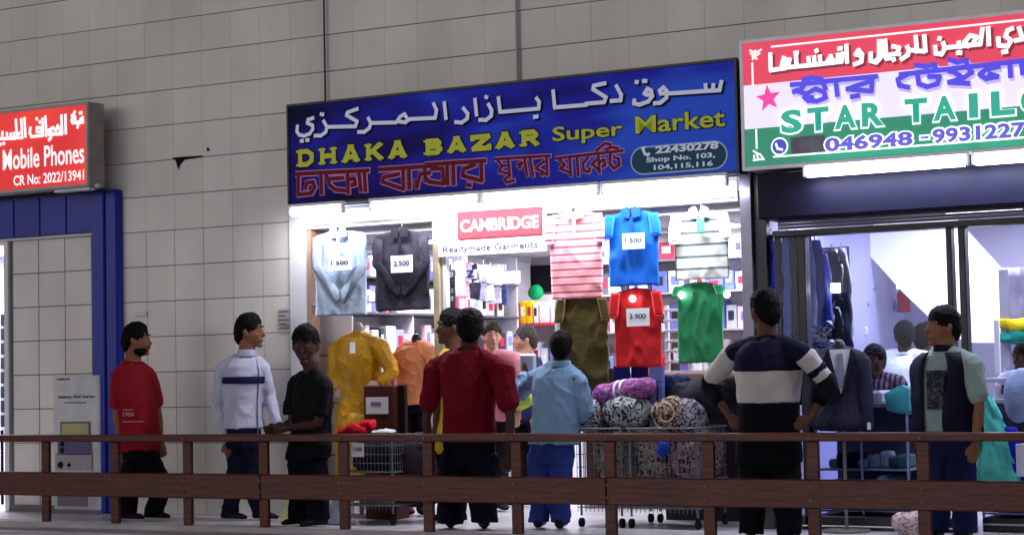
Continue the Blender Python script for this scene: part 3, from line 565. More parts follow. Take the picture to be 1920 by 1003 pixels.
pegs = thing('peg_board', (-9.2, .7, 1.2), 'grey peg board beside the beige post with packets hanging on it', 'peg board')
a = at(834, 640, .5); b2 = at(852, 505, .5); boxo('board', a.x, b2.x, .5, .52, a.z, b2.z, mat('peg_grey', '77747e', .6), pegs)
for k in range(8): c = at(843, 515 + k * 15, .48); boxo('packet', c.x - .03, c.x + .03, .47, .49, c.z - .024, c.z + .022, mat('pk_%d' % (k % 3), ('c8c8d4', '44424e', 'a09aa8')[k % 3], .3, var=.3, vs=60), pegs)
for k in range(14):
    c = at(862 + (k % 7) * 14 + random.uniform(-3, 3), 503 + (k // 7) * 34 + (k % 7) * 3, 1.5 + (k % 7) * .25); cc_ = ('dcdcf0', 'b8bce0', '6870b8', '3a3848', 'f0f0f8', 'd8b0c0', '9aa0c8')[(k * 5) % 7]
    t = thing('hanging_packet', c, 'shiny packet, %s in the %s row hanging above the left shelving' % (ORD[k % 7], ('upper', 'lower')[k // 7]), 'packet', 'packets hanging above the left shelving')
    o = boxo('packet', -.05, .05, -.012, .012, -.09, .07, mat('hp_' + cc_, cc_, .3, var=.35, vs=30), None, .01); o.parent = t; o.rotation_euler = (0, random.uniform(-.15, .15), random.uniform(-.5, .5)); mesh_obj('hook', cyl(nb(), (c.x, c.y, c.z + .07), (c.x, c.y, c.z + .12), .003, 5), mat('hanger_metal'), t)
# ---- hanging shirts
def cloth_panel(bm, fn_l, fn_r, ztop, zbot, y, th=.012, nx=26, nz=34, amp=.018, seed=1, sc=9, shape=None, drop=0):
    rows = []
    for s in (0, 1):
        g = []
        for j in range(nz + 1):
            t = j / nz; z = ztop + (zbot - ztop) * t; row = []
            for i in range(nx + 1):
                u = i / nx; x = fn_l(t) + (fn_r(t) - fn_l(t)) * u
                edge = min(1, 5 * min(u, 1 - u)) ** .5 if 0 < u < 1 else 0
                q_ = noise.noise(Vector((x * sc, seed * 3.1, z * sc * .45))); n_ = q_ * amp * .6 - (1 - abs(q_)) ** 5 * amp * .9 + (noise.noise(Vector((x * 30, seed, z * 12))) * amp * .3)
                if shape: n_ += shape(u, t)
                row.append(bm.verts.new((x, y + (-th / 2 * edge + n_ if s == 0 else th / 2 * edge + n_), z - drop * abs(2 * u - 1) ** 1.5 * max(0, 1 - t * 5) + .006 * noise.noise(Vector((x * 9, seed, 1))))))
            g.append(row)
        rows.append(g)
    F, B = rows
    for j in range(nz):
        for i in range(nx):
            bm.faces.new((F[j][i], F[j][i + 1], F[j + 1][i + 1], F[j + 1][i])); bm.faces.new((B[j][i], B[j + 1][i], B[j + 1][i + 1], B[j][i + 1]))
    for j in range(nz):
        bm.faces.new((F[j][0], F[j + 1][0], B[j + 1][0], B[j][0])); bm.faces.new((F[j][nx], B[j][nx], B[j + 1][nx], F[j + 1][nx]))
    for i in range(nx):
        bm.faces.new((F[0][i], B[0][i], B[0][i + 1], F[0][i + 1])); bm.faces.new((F[nz][i], F[nz][i + 1], B[nz][i + 1], B[nz][i]))
    return bm
def price_card(p0, p1, Y, s, label):
    a = at(*p0, Y); b = at(*p1, Y); t = thing('price_card', ((a.x + b.x) / 2, Y, a.z), label, 'price card')
    boxo('card', a.x, b.x, Y, Y + .004, a.z, b.z, mat('card_white', 'e8ecfa', .4, var=.03), t, 0)
    w_ = b.x - a.x; h_ = b.z - a.z; text('lettering', s, a.x + w_ * .14, b.x - w_ * .14, a.z + h_ * .4, a.z + h_ * .7, Y - .003, mat('ink_dark', '20223a', .6, var=0), t, .02); return t
def shirt(px, label, m, Y=-.10, slv=True, collar='polo', m2=None, taper=0, sleeve_m=None, buttons=0, seed=1, slen=.24, hook=True, arms_v=False):
    (x0, y0), (x1, y1) = px; a = at(x0, y1, Y); b = at(x1, y0, Y); c = at((x0 + x1) / 2, (y0 + y1) / 2, Y)
    X0 = at(x0, (y0 + y1) / 2, Y).x; X1 = at(x1, (y0 + y1) / 2, Y).x; Zt = at((x0 + x1) / 2, y0, Y).z; Zb = at((x0 + x1) / 2, y1, Y).z
    t = thing('hanging_shirt', (c.x, Y, Zb), label, 'shirt'); wd = X1 - X0; cx = c.x; H = Zt - Zb
    ins = .05 * wd if slv else .01
    def L(t_): return X0 + ins + taper * wd * t_
    def R(t_): return X1 - ins - taper * wd * t_
    def shp(u, t_): return -.004 * math.sin(u * math.pi) + (.02 * math.exp(-((u - .5) / .10) ** 2 - (t_ / .06) ** 2))
    mesh_obj('torso', cloth_panel(nb(), L, R, Zt, Zb, Y, seed=seed, shape=shp, drop=.035), m, t, True)
    sm = sleeve_m or m
    if slv:
        for s in (-1, 1):
            xs = X0 if s < 0 else X1; bm = nb(); i0 = xs - s * .21 * wd
            def sl_(q, e): o_ = xs - s * .03 * wd + s * .05 * wd * min(1, q * 2); i_ = i0 + s * .06 * wd * q; return (min(o_, i_), max(o_, i_))[e]
            cloth_panel(bm, lambda q: sl_(q, 0), lambda q: sl_(q, 1), Zt - .03, Zt - slen, Y - .03, th=.014, nx=5, nz=8, amp=.008, seed=seed + 5 * s, sc=14)
            mesh_obj('sleeve', bm, sm, t, True)
            boxo('cuff', sl_(1, 0) + .004, sl_(1, 1) - .004, Y - .043, Y - .02, Zt - slen - .012, Zt - slen + .008, m2 or m, t, .003)
    if arms_v:                                       # long sleeves folded inwards into a V
        for s in (-1, 1):
            e_ = X0 if s < 0 else X1; bm = nb()
            prism(bm, [(e_ - s * .015, Zt - .05), (e_ + s * .008, Zt - .42 * H), (cx + s * .045, Zt - .86 * H), (cx + s * .004, Zt - .80 * H), (cx + s * .012, Zt - .70 * H), (e_ - s * .085, Zt - .40 * H), (e_ - s * .10, Zt - .07)], Y - .032, Y - .016)
            bmesh.ops.triangulate(bm, faces=bm.faces); bmesh.ops.subdivide_edges(bm, edges=bm.edges, cuts=2); wrinkle(bm, .012, 20, seed); mesh_obj('sleeve', bm, sm, t, True)
    if collar:
        cm = m2 or m
        for s in (-1, 1):
            bm = nb(); prism(bm, [(cx + s * .012, Zt - .065), (cx + s * .085, Zt - .055), (cx + s * .075, Zt + .012), (cx + s * .03, Zt + .028), (cx + s * .005, Zt - .02)], Y - .05, Y - .036); mesh_obj('collar', bm, cm, t)
        bm = nb(); ellipsoid(bm, (cx, Y - .022, Zt + .0), .035, .012, .022); mesh_obj('neck_lining', bm, mat('neck_dark', '2a2a34', .8), t, True)  # dark ellipse set into the neck opening
    if buttons:
        boxo('placket', cx - .014, cx + .014, Y - .042, Y - .037, Zt - .065 - buttons * .05, Zt - .05, m2 or m, t, .002)
    if hook:
        mesh_obj('hanger_hook', tube(nb(), [(cx, Y, Zt - .01), (cx, Y, Zt + .05), (cx + .02, Y, Zt + .075), (cx, Y, Zt + .09)], .004, 6, False), mat('hanger_metal', 'a8a8b0', .3, metal=.8), t)
    return t
shirt(((590, 432), (690, 592)), 'light blue long sleeved shirt hanging leftmost in the shop window', mat('sky_shirt', 'a4b4cc', .7, bump=.2), seed=2, slv=False, arms_v=True, m2=mat('white_collar', 'e8e8ee', .6), buttons=5)
shirt(((702, 432), (808, 582)), 'charcoal long sleeved shirt hanging beside the light blue one', mat('charcoal_shirt', '34323e', .75, bump=.3), seed=3, slv=False, arms_v=True, m2=mat('black_collar', '1e1c26', .7), buttons=4)
pk = stripe_mat('pink_stripes', 'e59aa4', '8a4858', 17, .78)
shirt(((1026, 396), (1137, 560)), 'pink polo shirt with thin dark stripes right of the CAMBRIDGE board', pk, seed=4, m2=mat('pink_collar', 'e8b4b8', .7), buttons=2, taper=.02)
shirt(((1137, 394), (1241, 536)), 'bright blue polo shirt with a white price card', mat('blue_polo', '1458b8', .65), seed=5, m2=mat('blue_collar', '0d3f92', .7), buttons=2, slen=.20)
gs = stripe_mat('grey_stripes', 'c8ccc8', '64707a', 11, .8)
shirt(((1260, 394), (1372, 524)), 'white and grey striped polo shirt with a green tag, top right of the shop', gs, seed=6, m2=mat('pale_collar', 'dadcd8', .7), sleeve_m=mat('pale_sleeve', 'cfd3cf', .7))
a = at(1314, 436, -.15); b2 = at(1314, 410, -.15); o = recenter(boxo('swing_tag', a.x - .03, a.x + .03, -.155, -.15, a.z, b2.z, mat('tag_green', '58b890', .5))); tag(o, 'green paper tag on the white and grey striped polo shirt', 'tag')
shirt(((1046, 553), (1146, 722)), 'olive brown t-shirt hanging under the pink striped polo', mat('olive_tee', '4a4022', .6, bump=.2), seed=7, collar=None, Y=-.08, hook=False, slen=.2)
shirt(((1148, 540), (1246, 688)), 'red t-shirt hanging under the bright blue polo', mat('red_tee', 'b52026', .5), seed=8, collar=None, Y=-.08, hook=False, slen=.22)
shirt(((1266, 528), (1362, 680)), 'green t-shirt hanging under the striped polo at the right', mat('green_tee', '0f7a4c', .45), seed=9, collar=None, Y=-.08, hook=False, slen=.1)
for p0, p1, s, l in (((615, 508), (659, 480), '1.500', 'white price card on the light blue long sleeved shirt'), ((733, 512), (773, 478), '2.500', 'white price card on the charcoal shirt'),
                     ((1167, 468), (1208, 436), '1.500', 'white price card on the bright blue polo shirt'), ((1175, 612), (1217, 577), '3.900', 'white price card on the red t-shirt')):
    price_card(p0, p1, -.165, s, l)
# rail the shirts hang from
t = recenter(mesh_obj('display_rail', cyl(nb(), (-9.4, -.02, 2.47), (-5.56, -.02, 2.47), .012, 8), mat('hanger_metal'))); tag(t, 'thin metal rail across the top of the clothes shop front', 'rail')
# bulbs reflected over shirts: reflections modelled as small glowing beads
spot = mat('spot_glow', 'ffffff', .3, em=14, var=0)
for i, (px, py, l) in enumerate(((1186, 560, 'small round glowing spot lamp in front of the red t-shirt'), (1278, 553, 'small glowing spot lamp at the left shoulder of the green t-shirt'), (1363, 552, 'bright spot lamp at the right shoulder of the green t-shirt'))):
    c = at(px, py, -.13); t = thing('spot_lamp', c, l, 'lamp'); mesh_obj('bulb', ellipsoid(nb(), c, .026, .02, .026), spot, t, True); mesh_obj('stem', cyl(nb(), (c.x, c.y + .018, c.z), (c.x, c.y + .05, c.z), .012, 8), hous, t)
# jeans under the red tee
for x0, x1, c, l in ((1152, 1182, '1b2a78', 'dark blue jeans hanging left under the red t-shirt'), (1186, 1216, '121c50', 'navy jeans hanging in the middle under the red t-shirt'), (1220, 1246, '6a80c8', 'pale blue jeans hanging right under the red t-shirt')):
    Y = .02; a = at(x0, 800, Y); b2 = at(x1, 686, Y); t = thing('jeans', ((a.x + b2.x) / 2, Y, a.z), l, 'jeans'); xm = (a.x + b2.x) / 2
    mesh_obj('waist', cloth_panel(nb(), lambda q: a.x, lambda q: b2.x, b2.z, b2.z - .14, Y, th=.05, nx=6, nz=5, amp=.006), mat('jn_' + c, c, .8, bump=.2), t, True)
    mesh_obj('leg', cloth_panel(nb(), lambda q: a.x, lambda q: xm - .004, b2.z - .13, a.z, Y, th=.05, nx=5, nz=10, amp=.01), mat('jn_' + c), t, True); mesh_obj('leg', cloth_panel(nb(), lambda q: xm + .004, lambda q: b2.x, b2.z - .13, a.z, Y, th=.05, nx=5, nz=10, amp=.01, seed=3), mat('jn_' + c), t, True)
# ---- carts and bales in front of the clothes shop
wire = mat('wire_metal', '77777e', .5, metal=.2, var=.05); rubber = mat('caster_rubber', '141416', .6)
def cart(x0, x1, y0, y1, zt, zm, label, m=wire, pitch=.035):
    t = thing('wire_cart', ((x0 + x1) / 2, (y0 + y1) / 2, 0), label, 'cart'); r = .003
    for z in (zt, zm):
        bm = nb()
        for p, q in (((x0, y0), (x1, y0)), ((x1, y0), (x1, y1)), ((x1, y1), (x0, y1)), ((x0, y1), (x0, y0))): cyl(bm, (*p, z), (*q, z), .006, 6)
        mesh_obj('basket_rim', bm, m, t)
    bm = nb(); x = x0
    while x <= x1: cyl(bm, (x, y0, zt), (x, y0, zm), r, 4); cyl(bm, (x, y1, zt), (x, y1, zm), r, 4); cyl(bm, (x, y0, zm), (x, y1, zm), r, 4); x += pitch
    y = y0
    while y <= y1: cyl(bm, (x0, y, zt), (x0, y, zm), r, 4); cyl(bm, (x1, y, zt), (x1, y, zm), r, 4); y += pitch
    for k in range(1, 4): z = zm + (zt - zm) * k / 4; cyl(bm, (x0, y0, z), (x1, y0, z), r, 4); cyl(bm, (x1, y0, z), (x1, y1, z), r, 4)
    tag(mesh_obj('wire_grid', bm, m, t), None, None, kind='stuff')
    for x in (x0 + .02, x1 - .02):
        for y in (y0 + .02, y1 - .02):
            l = mesh_obj('leg', cyl(nb(), (x, y, zt), (x, y, .09), .009, 8), m, t)
            wv = mesh_obj('wheel', cyl(nb(), (x - .012, y, .038), (x + .012, y, .038), .036, 14), rubber, l); wv.location = t.location * 0
            for v in wv.data.vertices: v.co -= t.location
    bm = nb(); box(bm, x0, x1, y0, y1, .15, .156)
    x = x0
    while x <= x1: cyl(bm, (x, y0, .12), (x, y0, .2), r, 4); x += pitch
    mesh_obj('lower_shelf', bm, m, t)
    return t
def PX_(px, Y, y=800): return at(px, y, Y).x
cx0, cx1 = PX_(640, -.5), PX_(742, -.5)
cart(cx0, cx1, -.55, .05, .70, .42, 'grey wire cart of dark clothes in front of the yellow kurta mannequin')
def lump(name, c, r, m, label, cat, amp=.03, sc=7, seed=0, rot=0, grp=None, sub=20):
    bm = nb(); ellipsoid(bm, (0, 0, 0), *r, u=sub * 2, v=sub)
    for v in bm.verts: v.co = Vector([math.copysign(abs(q / k) ** .75 * k, q) if k else q for q, k in zip(v.co, r)])
    wrinkle(bm, amp, sc, seed); wrinkle(bm, amp * .35, sc * 3.4, seed + 3)
    R = Matrix.Rotation(rot, 3, 'Z')
    for v in bm.verts: v.co = Vector(c) + R @ v.co
    return tag(recenter(mesh_obj(name, bm, m, None, True)), label, cat, grp)
xm = (cx0 + cx1) / 2
blkc = mat('black_cloth', '131218', .8, bump=.3, bs=20)
lump('clothes_heap', (xm, -.25, .54), (.24, .27, .13), blkc, 'heap of black clothes filling the wire cart by the yellow kurta', 'clothes', .05, 8)
redc = mat('red_cloth', 'c01830', .7, bump=.3, bs=14)
c = at(668, 806, -.3); lump('red_cloth', (c.x - .02, -.30, .74), (.13, .12, .05), redc, 'crumpled red cloth on top of the wire cart of dark clothes', 'cloth', .04, 10, 2)
c = at(688, 797, -.3); lump('red_cloth', (c.x, -.28, .79), (.06, .06, .045), mat('red_cloth'), 'small upright fold of red cloth at the top of the dark clothes cart', 'cloth', .03, 12, 5)
c = at(720, 808, -.3); lump('white_cloth', (c.x, -.30, .725), (.1, .08, .02), mat('grey_white_cloth', 'c6c6cc', .7), 'flat white and grey cloth beside the red cloth on the cart', 'cloth', .02, 12, 4)
price_card((659, 856), (682, 830), -.56, '1.500', 'white price card hung on the front of the wire cart')
c = at(775, 885, -.35); lump('dark_bag', (PX_(770, -.35), -.2, .5), (.19, .2, .2), mat('dark_bag', '26202a', .7, bump=.4, bs=9), 'dark bulging bag of clothes left of the man in dark red seen from behind', 'bag', .06, 6, 8)
o = lump('caster_base', (PX_(780, -.1), -.1, .17), (.17, .16, .05), mat('dark_bag'), 'low dark trolley base behind the wire cart', 'trolley', .01, 6, 8)
bx0, bx1 = PX_(1086, -.25), PX_(1312, -.25)
cart(bx0, (bx0 + bx1) / 2 - .12, -.3, .25, .75, .36, 'wire bin of patterned cloth beside the man in the light blue shirt')
cart((bx0 + bx1) / 2 - .08, bx1, -.3, .25, .75, .36, 'wide wire bin of patterned blankets under the red t-shirt')
leo = print_mat('bale_print', '9c918e', '2c2630', 26, '6a5c60'); leo2 = print_mat('bale_print_pink', 'a8949e', '342a38', 24, '7c6070'); flo = print_mat('bale_print_white', 'b4b8c0', '30333e', 20, '5c7468')
lump('patterned_cloth', ((bx0 * .78 + bx1 * .22), -.02, .55), (.16, .24, .2), leo, 'folded black and cream patterned cloth inside the left wire bin', 'cloth', .03, 8, 1)
lump('patterned_cloth', ((bx0 * .42 + bx1 * .58), -.02, .55), (.17, .24, .2), leo, 'black and grey patterned blanket in the left half of the wide wire bin', 'blanket', .03, 8, 3)
lump('patterned_cloth', ((bx0 * .13 + bx1 * .87), -.03, .55), (.17, .25, .2), leo2, 'pinkish patterned blanket in the right half of the wide wire bin', 'blanket', .03, 8, 6)
c = at(1243, 840, -.31); lump('blue_bundle', (c.x, -.3, c.z), (.05, .03, .06), mat('royal_cloth', '2338a8', .7), 'royal blue scrap of cloth pressed against the wide wire bin', 'cloth', .015, 16, 2)
c = at(1108, 778, -.1); lump('patterned_bag', c, (.14, .16, .13), print_mat('bag_print', 'b4aeac', '322c34', 34), 'upright patterned bale between the light blue shirt and the floral bale', 'bale', .03, 9, 7)
c = at(1178, 772, -.12); lump('floral_bale', c, (.19, .16, .125), flo, 'plump black and white floral bale under the purple roll', 'bale', .02, 7, 4)
bm = nb(); a = at(1128, 742, -.1); b2 = at(1212, 726, -.15); tube(bm, [a, a.lerp(b2, .5), b2], [.085, .09, .085], 20, sub=8); wrinkle(bm, .016, 10, 4); wrinkle(bm, .006, 30, 4)
t = thing('purple_roll', (a.x + .15, -.1, a.z - .09), 'purple pink rolled blanket with white straps lying on the floral bale', 'blanket'); mesh_obj('blanket_roll', bm, print_mat('purple_print', '9a5a94', '74407c', 18, 'b07cae'), t, True)
for f in (.42, .55):
    p = a.lerp(b2, f); d = (b2 - a).normalized(); mesh_obj('strap', cyl(nb(), p - d * .009, p + d * .009, .094, 20), mat('strap_white', 'ddd8e4', .5), t, True)
c = at(1246, 776, -.3); t = thing('rolled_rug', (c.x, c.y, c.z - .11), 'brown and cream rolled blanket with its spiral end facing out, right of the floral bale', 'blanket')
bm = nb(); cyl(bm, (c.x, -.28, c.z), (c.x - .05, .1, c.z + .03), .118, 28); wrinkle(bm, .014, 9, 2); mesh_obj('roll', bm, print_mat('rug_print', '9c8676', '3c2c28', 26, 'c8b8a6'), t, True)
bm = nb(); pts = [(c.x + (.012 + .0068 * k * .75) * math.cos(k * .55), -.29 - .008 * math.sin(k), c.z + (.012 + .0068 * k * .75) * math.sin(k * .55)) for k in range(21)]
tube(bm, pts, .0065, 6, sub=3); mesh_obj('spiral_edge', bm, mat('rug_cream', 'c4b2a0', .8), t, True)
c = at(1292, 780, -.1); lump('grey_bale', c, (.12, .16, .13), print_mat('grey_bale_print', '827c8c', '38343f', 26, 'a09cac'), 'grey patterned bale squeezed right of the rolled brown blanket', 'bale', .03, 9, 9)
c = at(1325, 745, .1); lump('dark_heap', c, (.26, .22, .15), mat('dark_heap', '242430', .8, bump=.4, bs=12), 'dark heap of folded clothes behind the striped sweater man', 'clothes', .06, 6, 11)
c = at(1260, 735, .2); lump('denim_heap', c, (.16, .15, .14), mat('denim_heap', '24305c', .8, bump=.4, bs=12), 'blue denim heap between the jeans and the dark heap', 'clothes', .05, 7, 12)
a = at(1100, 820, .0); b2 = at(1128, 696, .0); plate('brown_board', (1100, 900), (1122, 696), .02, .1, mat('brown_panel', '6a4630', .6), 'narrow brown wooden board right of the light blue shirt', 'board')
plate('pale_strip', (1123, 900), (1131, 696), .02, .08, mat('pale_strip', 'cfc8c4', .6), 'pale upright strip beside the brown wooden board', 'board'); plate('grey_board', (1132, 900), (1150, 690), .04, .08, mat('grey_board', '5c5460', .6), 'grey upright board left of the dark blue jeans', 'board')
# dark red pedestal with card, yellow cloth
a = at(683, 850, -.02); b2 = at(738, 722, -.02); t = thing('red_brown_stand', ((a.x + b2.x) / 2, 0, 0), 'dark reddish brown stand carrying a paper notice beside the yellow kurta', 'stand')
boxo('body', a.x, b2.x, -.02, .2, 0, b2.z, mat('stand_brown', '4a2422', .5), t, .01); q0 = at(686, 776, -.03); q1 = at(727, 744, -.03)
boxo('notice', q0.x, q1.x, -.028, -.022, q0.z, q1.z, mat('notice_paper', 'cfd2dc', .5), t, 0); boxo('printed_line', q0.x + .05, q1.x - .07, -.031, -.029, q0.z + .07, q0.z + .10, mat('ink_grey', '6c6a84', .6, var=.5, vs=60), t, 0)
plate('belt_rack', (738, 830), (758, 722), .05, .04, mat('dark_belts', '201418', .5), 'dark narrow rack of belts right of the paper notice', 'rack')
# yellow caution sign + white shopping bag near the man in black
t = thing('floor_sign', (PX_(558, -.4), -.4, 0), 'pale yellow folding floor sign standing behind the legs of the man in the black t-shirt', 'floor sign')
for s in (-1, 1):
    bm = nb(); xx = PX_(556, -.4); prism(bm, [(xx - .055 + s * .005, .31), (xx + .055 + s * .005, .31), (xx + .10, 0), (xx - .10, 0)], -.4, -.388)
    for v in bm.verts: v.co.y += s * (.31 - v.co.z) * .4
    mesh_obj('leaf', bm, mat('pale_yellow', 'b9b884', .5), t)
bm = nb(); xx = PX_(621, -.6); prism(bm, [(xx - .09, .02), (xx + .085, .015), (xx + .05, .2), (xx + .01, .29), (xx - .06, .25)], -.62, -.5); bmesh.ops.subdivide_edges(bm, edges=bm.edges, cuts=3, use_grid_fill=True); wrinkle(bm, .03, 12)
tag(recenter(mesh_obj('plastic_bag', bm, mat('bag_white', 'c8c8dc', .35), None, True)), 'white plastic bag on the floor right of the man in the black t-shirt', 'bag')

# ================================================================== TAILOR SHOP
dk = mat('dark_shutter', '121328', .5, var=.15); dkf = mat('dark_frame', '16161f', .4)
tf = thing('tailor_shopfront', (-4, .1, 0), 'dark framed glass front and white room of the tailor shop under the tricolour sign', 'shopfront')
boxo('pillar', -5.49, -5.40, -.10, .19, 0, 2.66, mat('pillar_metal', '5c5c6c', .3, metal=.6), tf); boxo('pillar', -5.395, -5.30, -.06, .015, 0, 2.66, dkf, tf)
boxo('shutter_box', -5.28, -2.2, -.28, .19, 2.27, 2.60, dk, tf, .01)
for i in range(3): boxo('shutter_slat', -5.2, -2.2, -.09, -.06, 2.20 + i * .024, 2.221 + i * .024, mat('shutter_slat', '6c6880', .45), tf, .004)
boxo('rail', -5.26, -2.2, -.05, .1, 2.15, 2.195, dkf, tf); boxo('post', -5.07, -5.01, -.04, .06, 0, 2.15, dkf, tf, .006)
boxo('post', -3.955, -3.915, -.04, .06, 0, 2.15, dkf, tf, .006); boxo('post', -3.87, -3.82, -.03, .07, 0, 2.15, dkf, tf, .006)
boxo('pane', -5.01, -3.955, .0, .008, .04, 2.15, glass_mat('window_glass', 'f0f3ff', .12), tf, 0); boxo('pane', -5.28, -5.07, .0, .008, .04, 2.15, mat('x', 'ffffff') if 0 else _m['window_glass'], tf, 0)
boxo('sill', -5.26, -3.955, -.04, .06, .0, .10, dkf, tf); boxo('sill', -5.26, -3.96, -.05, -.041, .025, .035, wm, tf)
lav = mat('lavender_wall', 'b9b8d2', .6, var=.04, vs=2)
boxo('side_wall', -5.425, -5.40, .2, 3.6, 0, 2.6, lav, tf, 0); boxo('rear_wall', -5.40, -1.5, 3.5, 3.56, 0, 2.6, lav, tf, 0); boxo('ceiling', -5.40, -1.5, .2, 3.5, 2.46, 2.5, mat('tailor_ceiling', 'e6e6f0', .6), tf, 0); boxo('side_wall', -1.5, -1.44, .2, 3.6, 0, 2.6, lav, tf, 0)
pan2 = mat('ceiling_panel_glow2', 'ffffff', .5, em=9, emc='e6e8ff', var=0)
for nm_, x, y in (('front left', -4.9, .9), ('rear left', -4.3, 2.2), ('front right', -3.2, 1.2), ('rear right', -3.0, 2.6)):
    t = thing('ceiling_lamp', (x, y, 2.45), nm_ + ' glowing lamp panel on the ceiling of the tailor shop', 'ceiling lamp', 'ceiling lamps in the tailor shop')
    boxo('rim', x - .32, x + .32, y - .12, y + .12, 2.44, 2.456, wm, t); boxo('diffuser', x - .3, x + .3, y - .1, y + .1, 2.425, 2.439, pan2, t, 0); glow(x, y, 2.42, .6, .2, 25, (0, 0, 0), t, (.82, .84, 1))
def poly(pxs, Y): return [(at(x, y, Y).x, at(x, y, Y).z) for x, y in pxs]
Ys = 2.6
t = thing('stair_flight', (at(1750, 520, Ys).x, Ys, 1.4), 'bright white sloping underside of a stair inside the tailor shop', 'stair')
bm = nb(); prism(bm, poly([(1606, 452), (1640, 420), (1760, 400), (1850, 500), (1857, 545), (1857, 642), (1812, 642), (1760, 612), (1690, 545)], Ys), Ys, Ys + .5); mesh_obj('soffit', bm, mat('stair_white', 'ffffff', .5, var=0, em=.35), t)  # emission paints in the light falling on the soffit
# trousers and jackets hung along the left side
def hung(px0, px1, py0, py1, Y, key, c, label, seed, cat='garment', nm='hanging_trousers', amp=.03, rough=.45, sp=0):
    a = at(px0, (py0 + py1) / 2, Y); b2 = at(px1, (py0 + py1) / 2, Y); zt = at((px0 + px1) / 2, py0, Y).z; zb = at((px0 + px1) / 2, py1, Y).z
    xm = (a.x + b2.x) / 2; t = thing(nm, (xm, Y, zb), label, cat); w2 = (b2.x - a.x) / 2
    f = lambda q: .55 + .45 * min(1, q * 3)
    m_ = mat(key, c, rough, bump=.3, bs=16, var=.25, vs=14); g = cloth_panel(nb(), lambda q: xm - w2 * f(q) - sp * q, lambda q: xm + w2 * f(q) + sp * q, zt, zb, Y, th=.04, nx=8, nz=14, amp=amp, seed=seed, sc=22)
    mesh_obj('cloth', g, m_, t, True); mesh_obj('hanger_hook', tube(nb(), [(xm, Y, zt - .01), (xm, Y, zt + .03), (xm + .012, Y, zt + .045)], .004, 6, False), mat('hanger_metal'), t); return t
for k, (x0, x1, y0, y1, Y, c, l) in enumerate((
    (1434, 1456, 440, 545, .04, '2438c8', 'royal blue trousers hung at the left edge behind the narrow tailor pane'), (1453, 1470, 440, 640, .06, '0c1030', 'black trousers hung next to the royal blue pair behind the narrow pane'),
    (1468, 1488, 438, 650, .07, '5a66b0', 'bluish trousers with a shiny crease in the narrow tailor pane'), (1486, 1500, 440, 640, .05, '0c0e22', 'black trousers hung beside the dark window post'),  # first pair's lighter blue stands in for a highlight on the cloth
    (1508, 1522, 440, 600, .3, '96a4d8', 'pale blue covered garment hung just right of the dark window post'), (1519, 1540, 450, 600, .35, '2c38a8', 'bright blue long garment hung in the tailor window'),
    (1536, 1552, 475, 590, .5, '4450a0', 'slate blue garment hung right of the bright blue one'), (1548, 1572, 468, 555, .7, '222430', 'dark jacket hung high near the ceiling of the tailor shop'),
    (1568, 1590, 465, 640, .9, '3a3c50', 'long grey black suit bag hung at the end of the row'), (1538, 1556, 560, 605, .55, '2a2c44', 'short dark waistcoat hung low in the row'), (1556, 1574, 575, 640, .6, '181a26', 'black waistcoat hung low under the suit bag'))):
    hung(x0 - (2 if k < 4 else 9), x1 + (2 if k < 4 else 9), y0, y1 + 12, Y, 'hg_%s' % c, c, l, k + 20, rough=.35)
plate('dark_rack_panel', (1536, 660), (1590, 462), 1.3, .03, mat('rack_navy', '1a1c2c', .6), 'tall dark panel behind the row of hanging suits', 'panel'); plate('dark_rack_panel', (1500, 700), (1542, 470), .9, .03, mat('rack_navy'), 'dark panel behind the bright blue hanging garments', 'panel'); plate('dark_rack_panel', (1430, 760), (1512, 440), .55, .03, mat('rack_navy'), 'wide dark panel behind the narrow tailor pane', 'panel')  # dark backdrops added to fill out the dark row of hung garments
c = at(1567, 540, .4); t = thing('spot_lamp', c, 'square white glowing lamp among the dark hanging suits', 'lamp'); boxo('bulb', c.x - .035, c.x + .035, c.y - .01, c.y + .01, c.z - .035, c.z + .035, mat('spot_glow'), t); boxo('stem', c.x - .008, c.x + .008, c.y + .012, c.y + .08, c.z - .008, c.z + .008, hous, t)
for k, (px, py) in enumerate(((1520, 615), (1535, 632), (1548, 612), (1530, 655), (1556, 650), (1516, 640))):
    lump('folded_shirt', at(px, py, .45), (.06, .05, .045), print_mat('packed_print', 'c8cce0', '3a3f60', 26), 'shiny packed shirt, %s in the pile under the hanging blue garments' % ('top left', 'middle', 'top right', 'bottom middle', 'right', 'left')[k], 'packed shirt', .015, 18, k, grp='packed shirts piled in the tailor window')
for k in range(7): lump('folded_cloth', at(1462 + (k % 3) * 12, 560 + k * 17, .3), (.05, .05, .028), mat('fold_%d' % (k % 3), ('3c4468', '8c94b4', '22263c')[k % 3], .5), 'small folded cloth, %s from the top behind the narrow tailor pane' % ORD[k], 'folded cloth', .008, 18, k, grp='folded cloths behind the narrow pane')
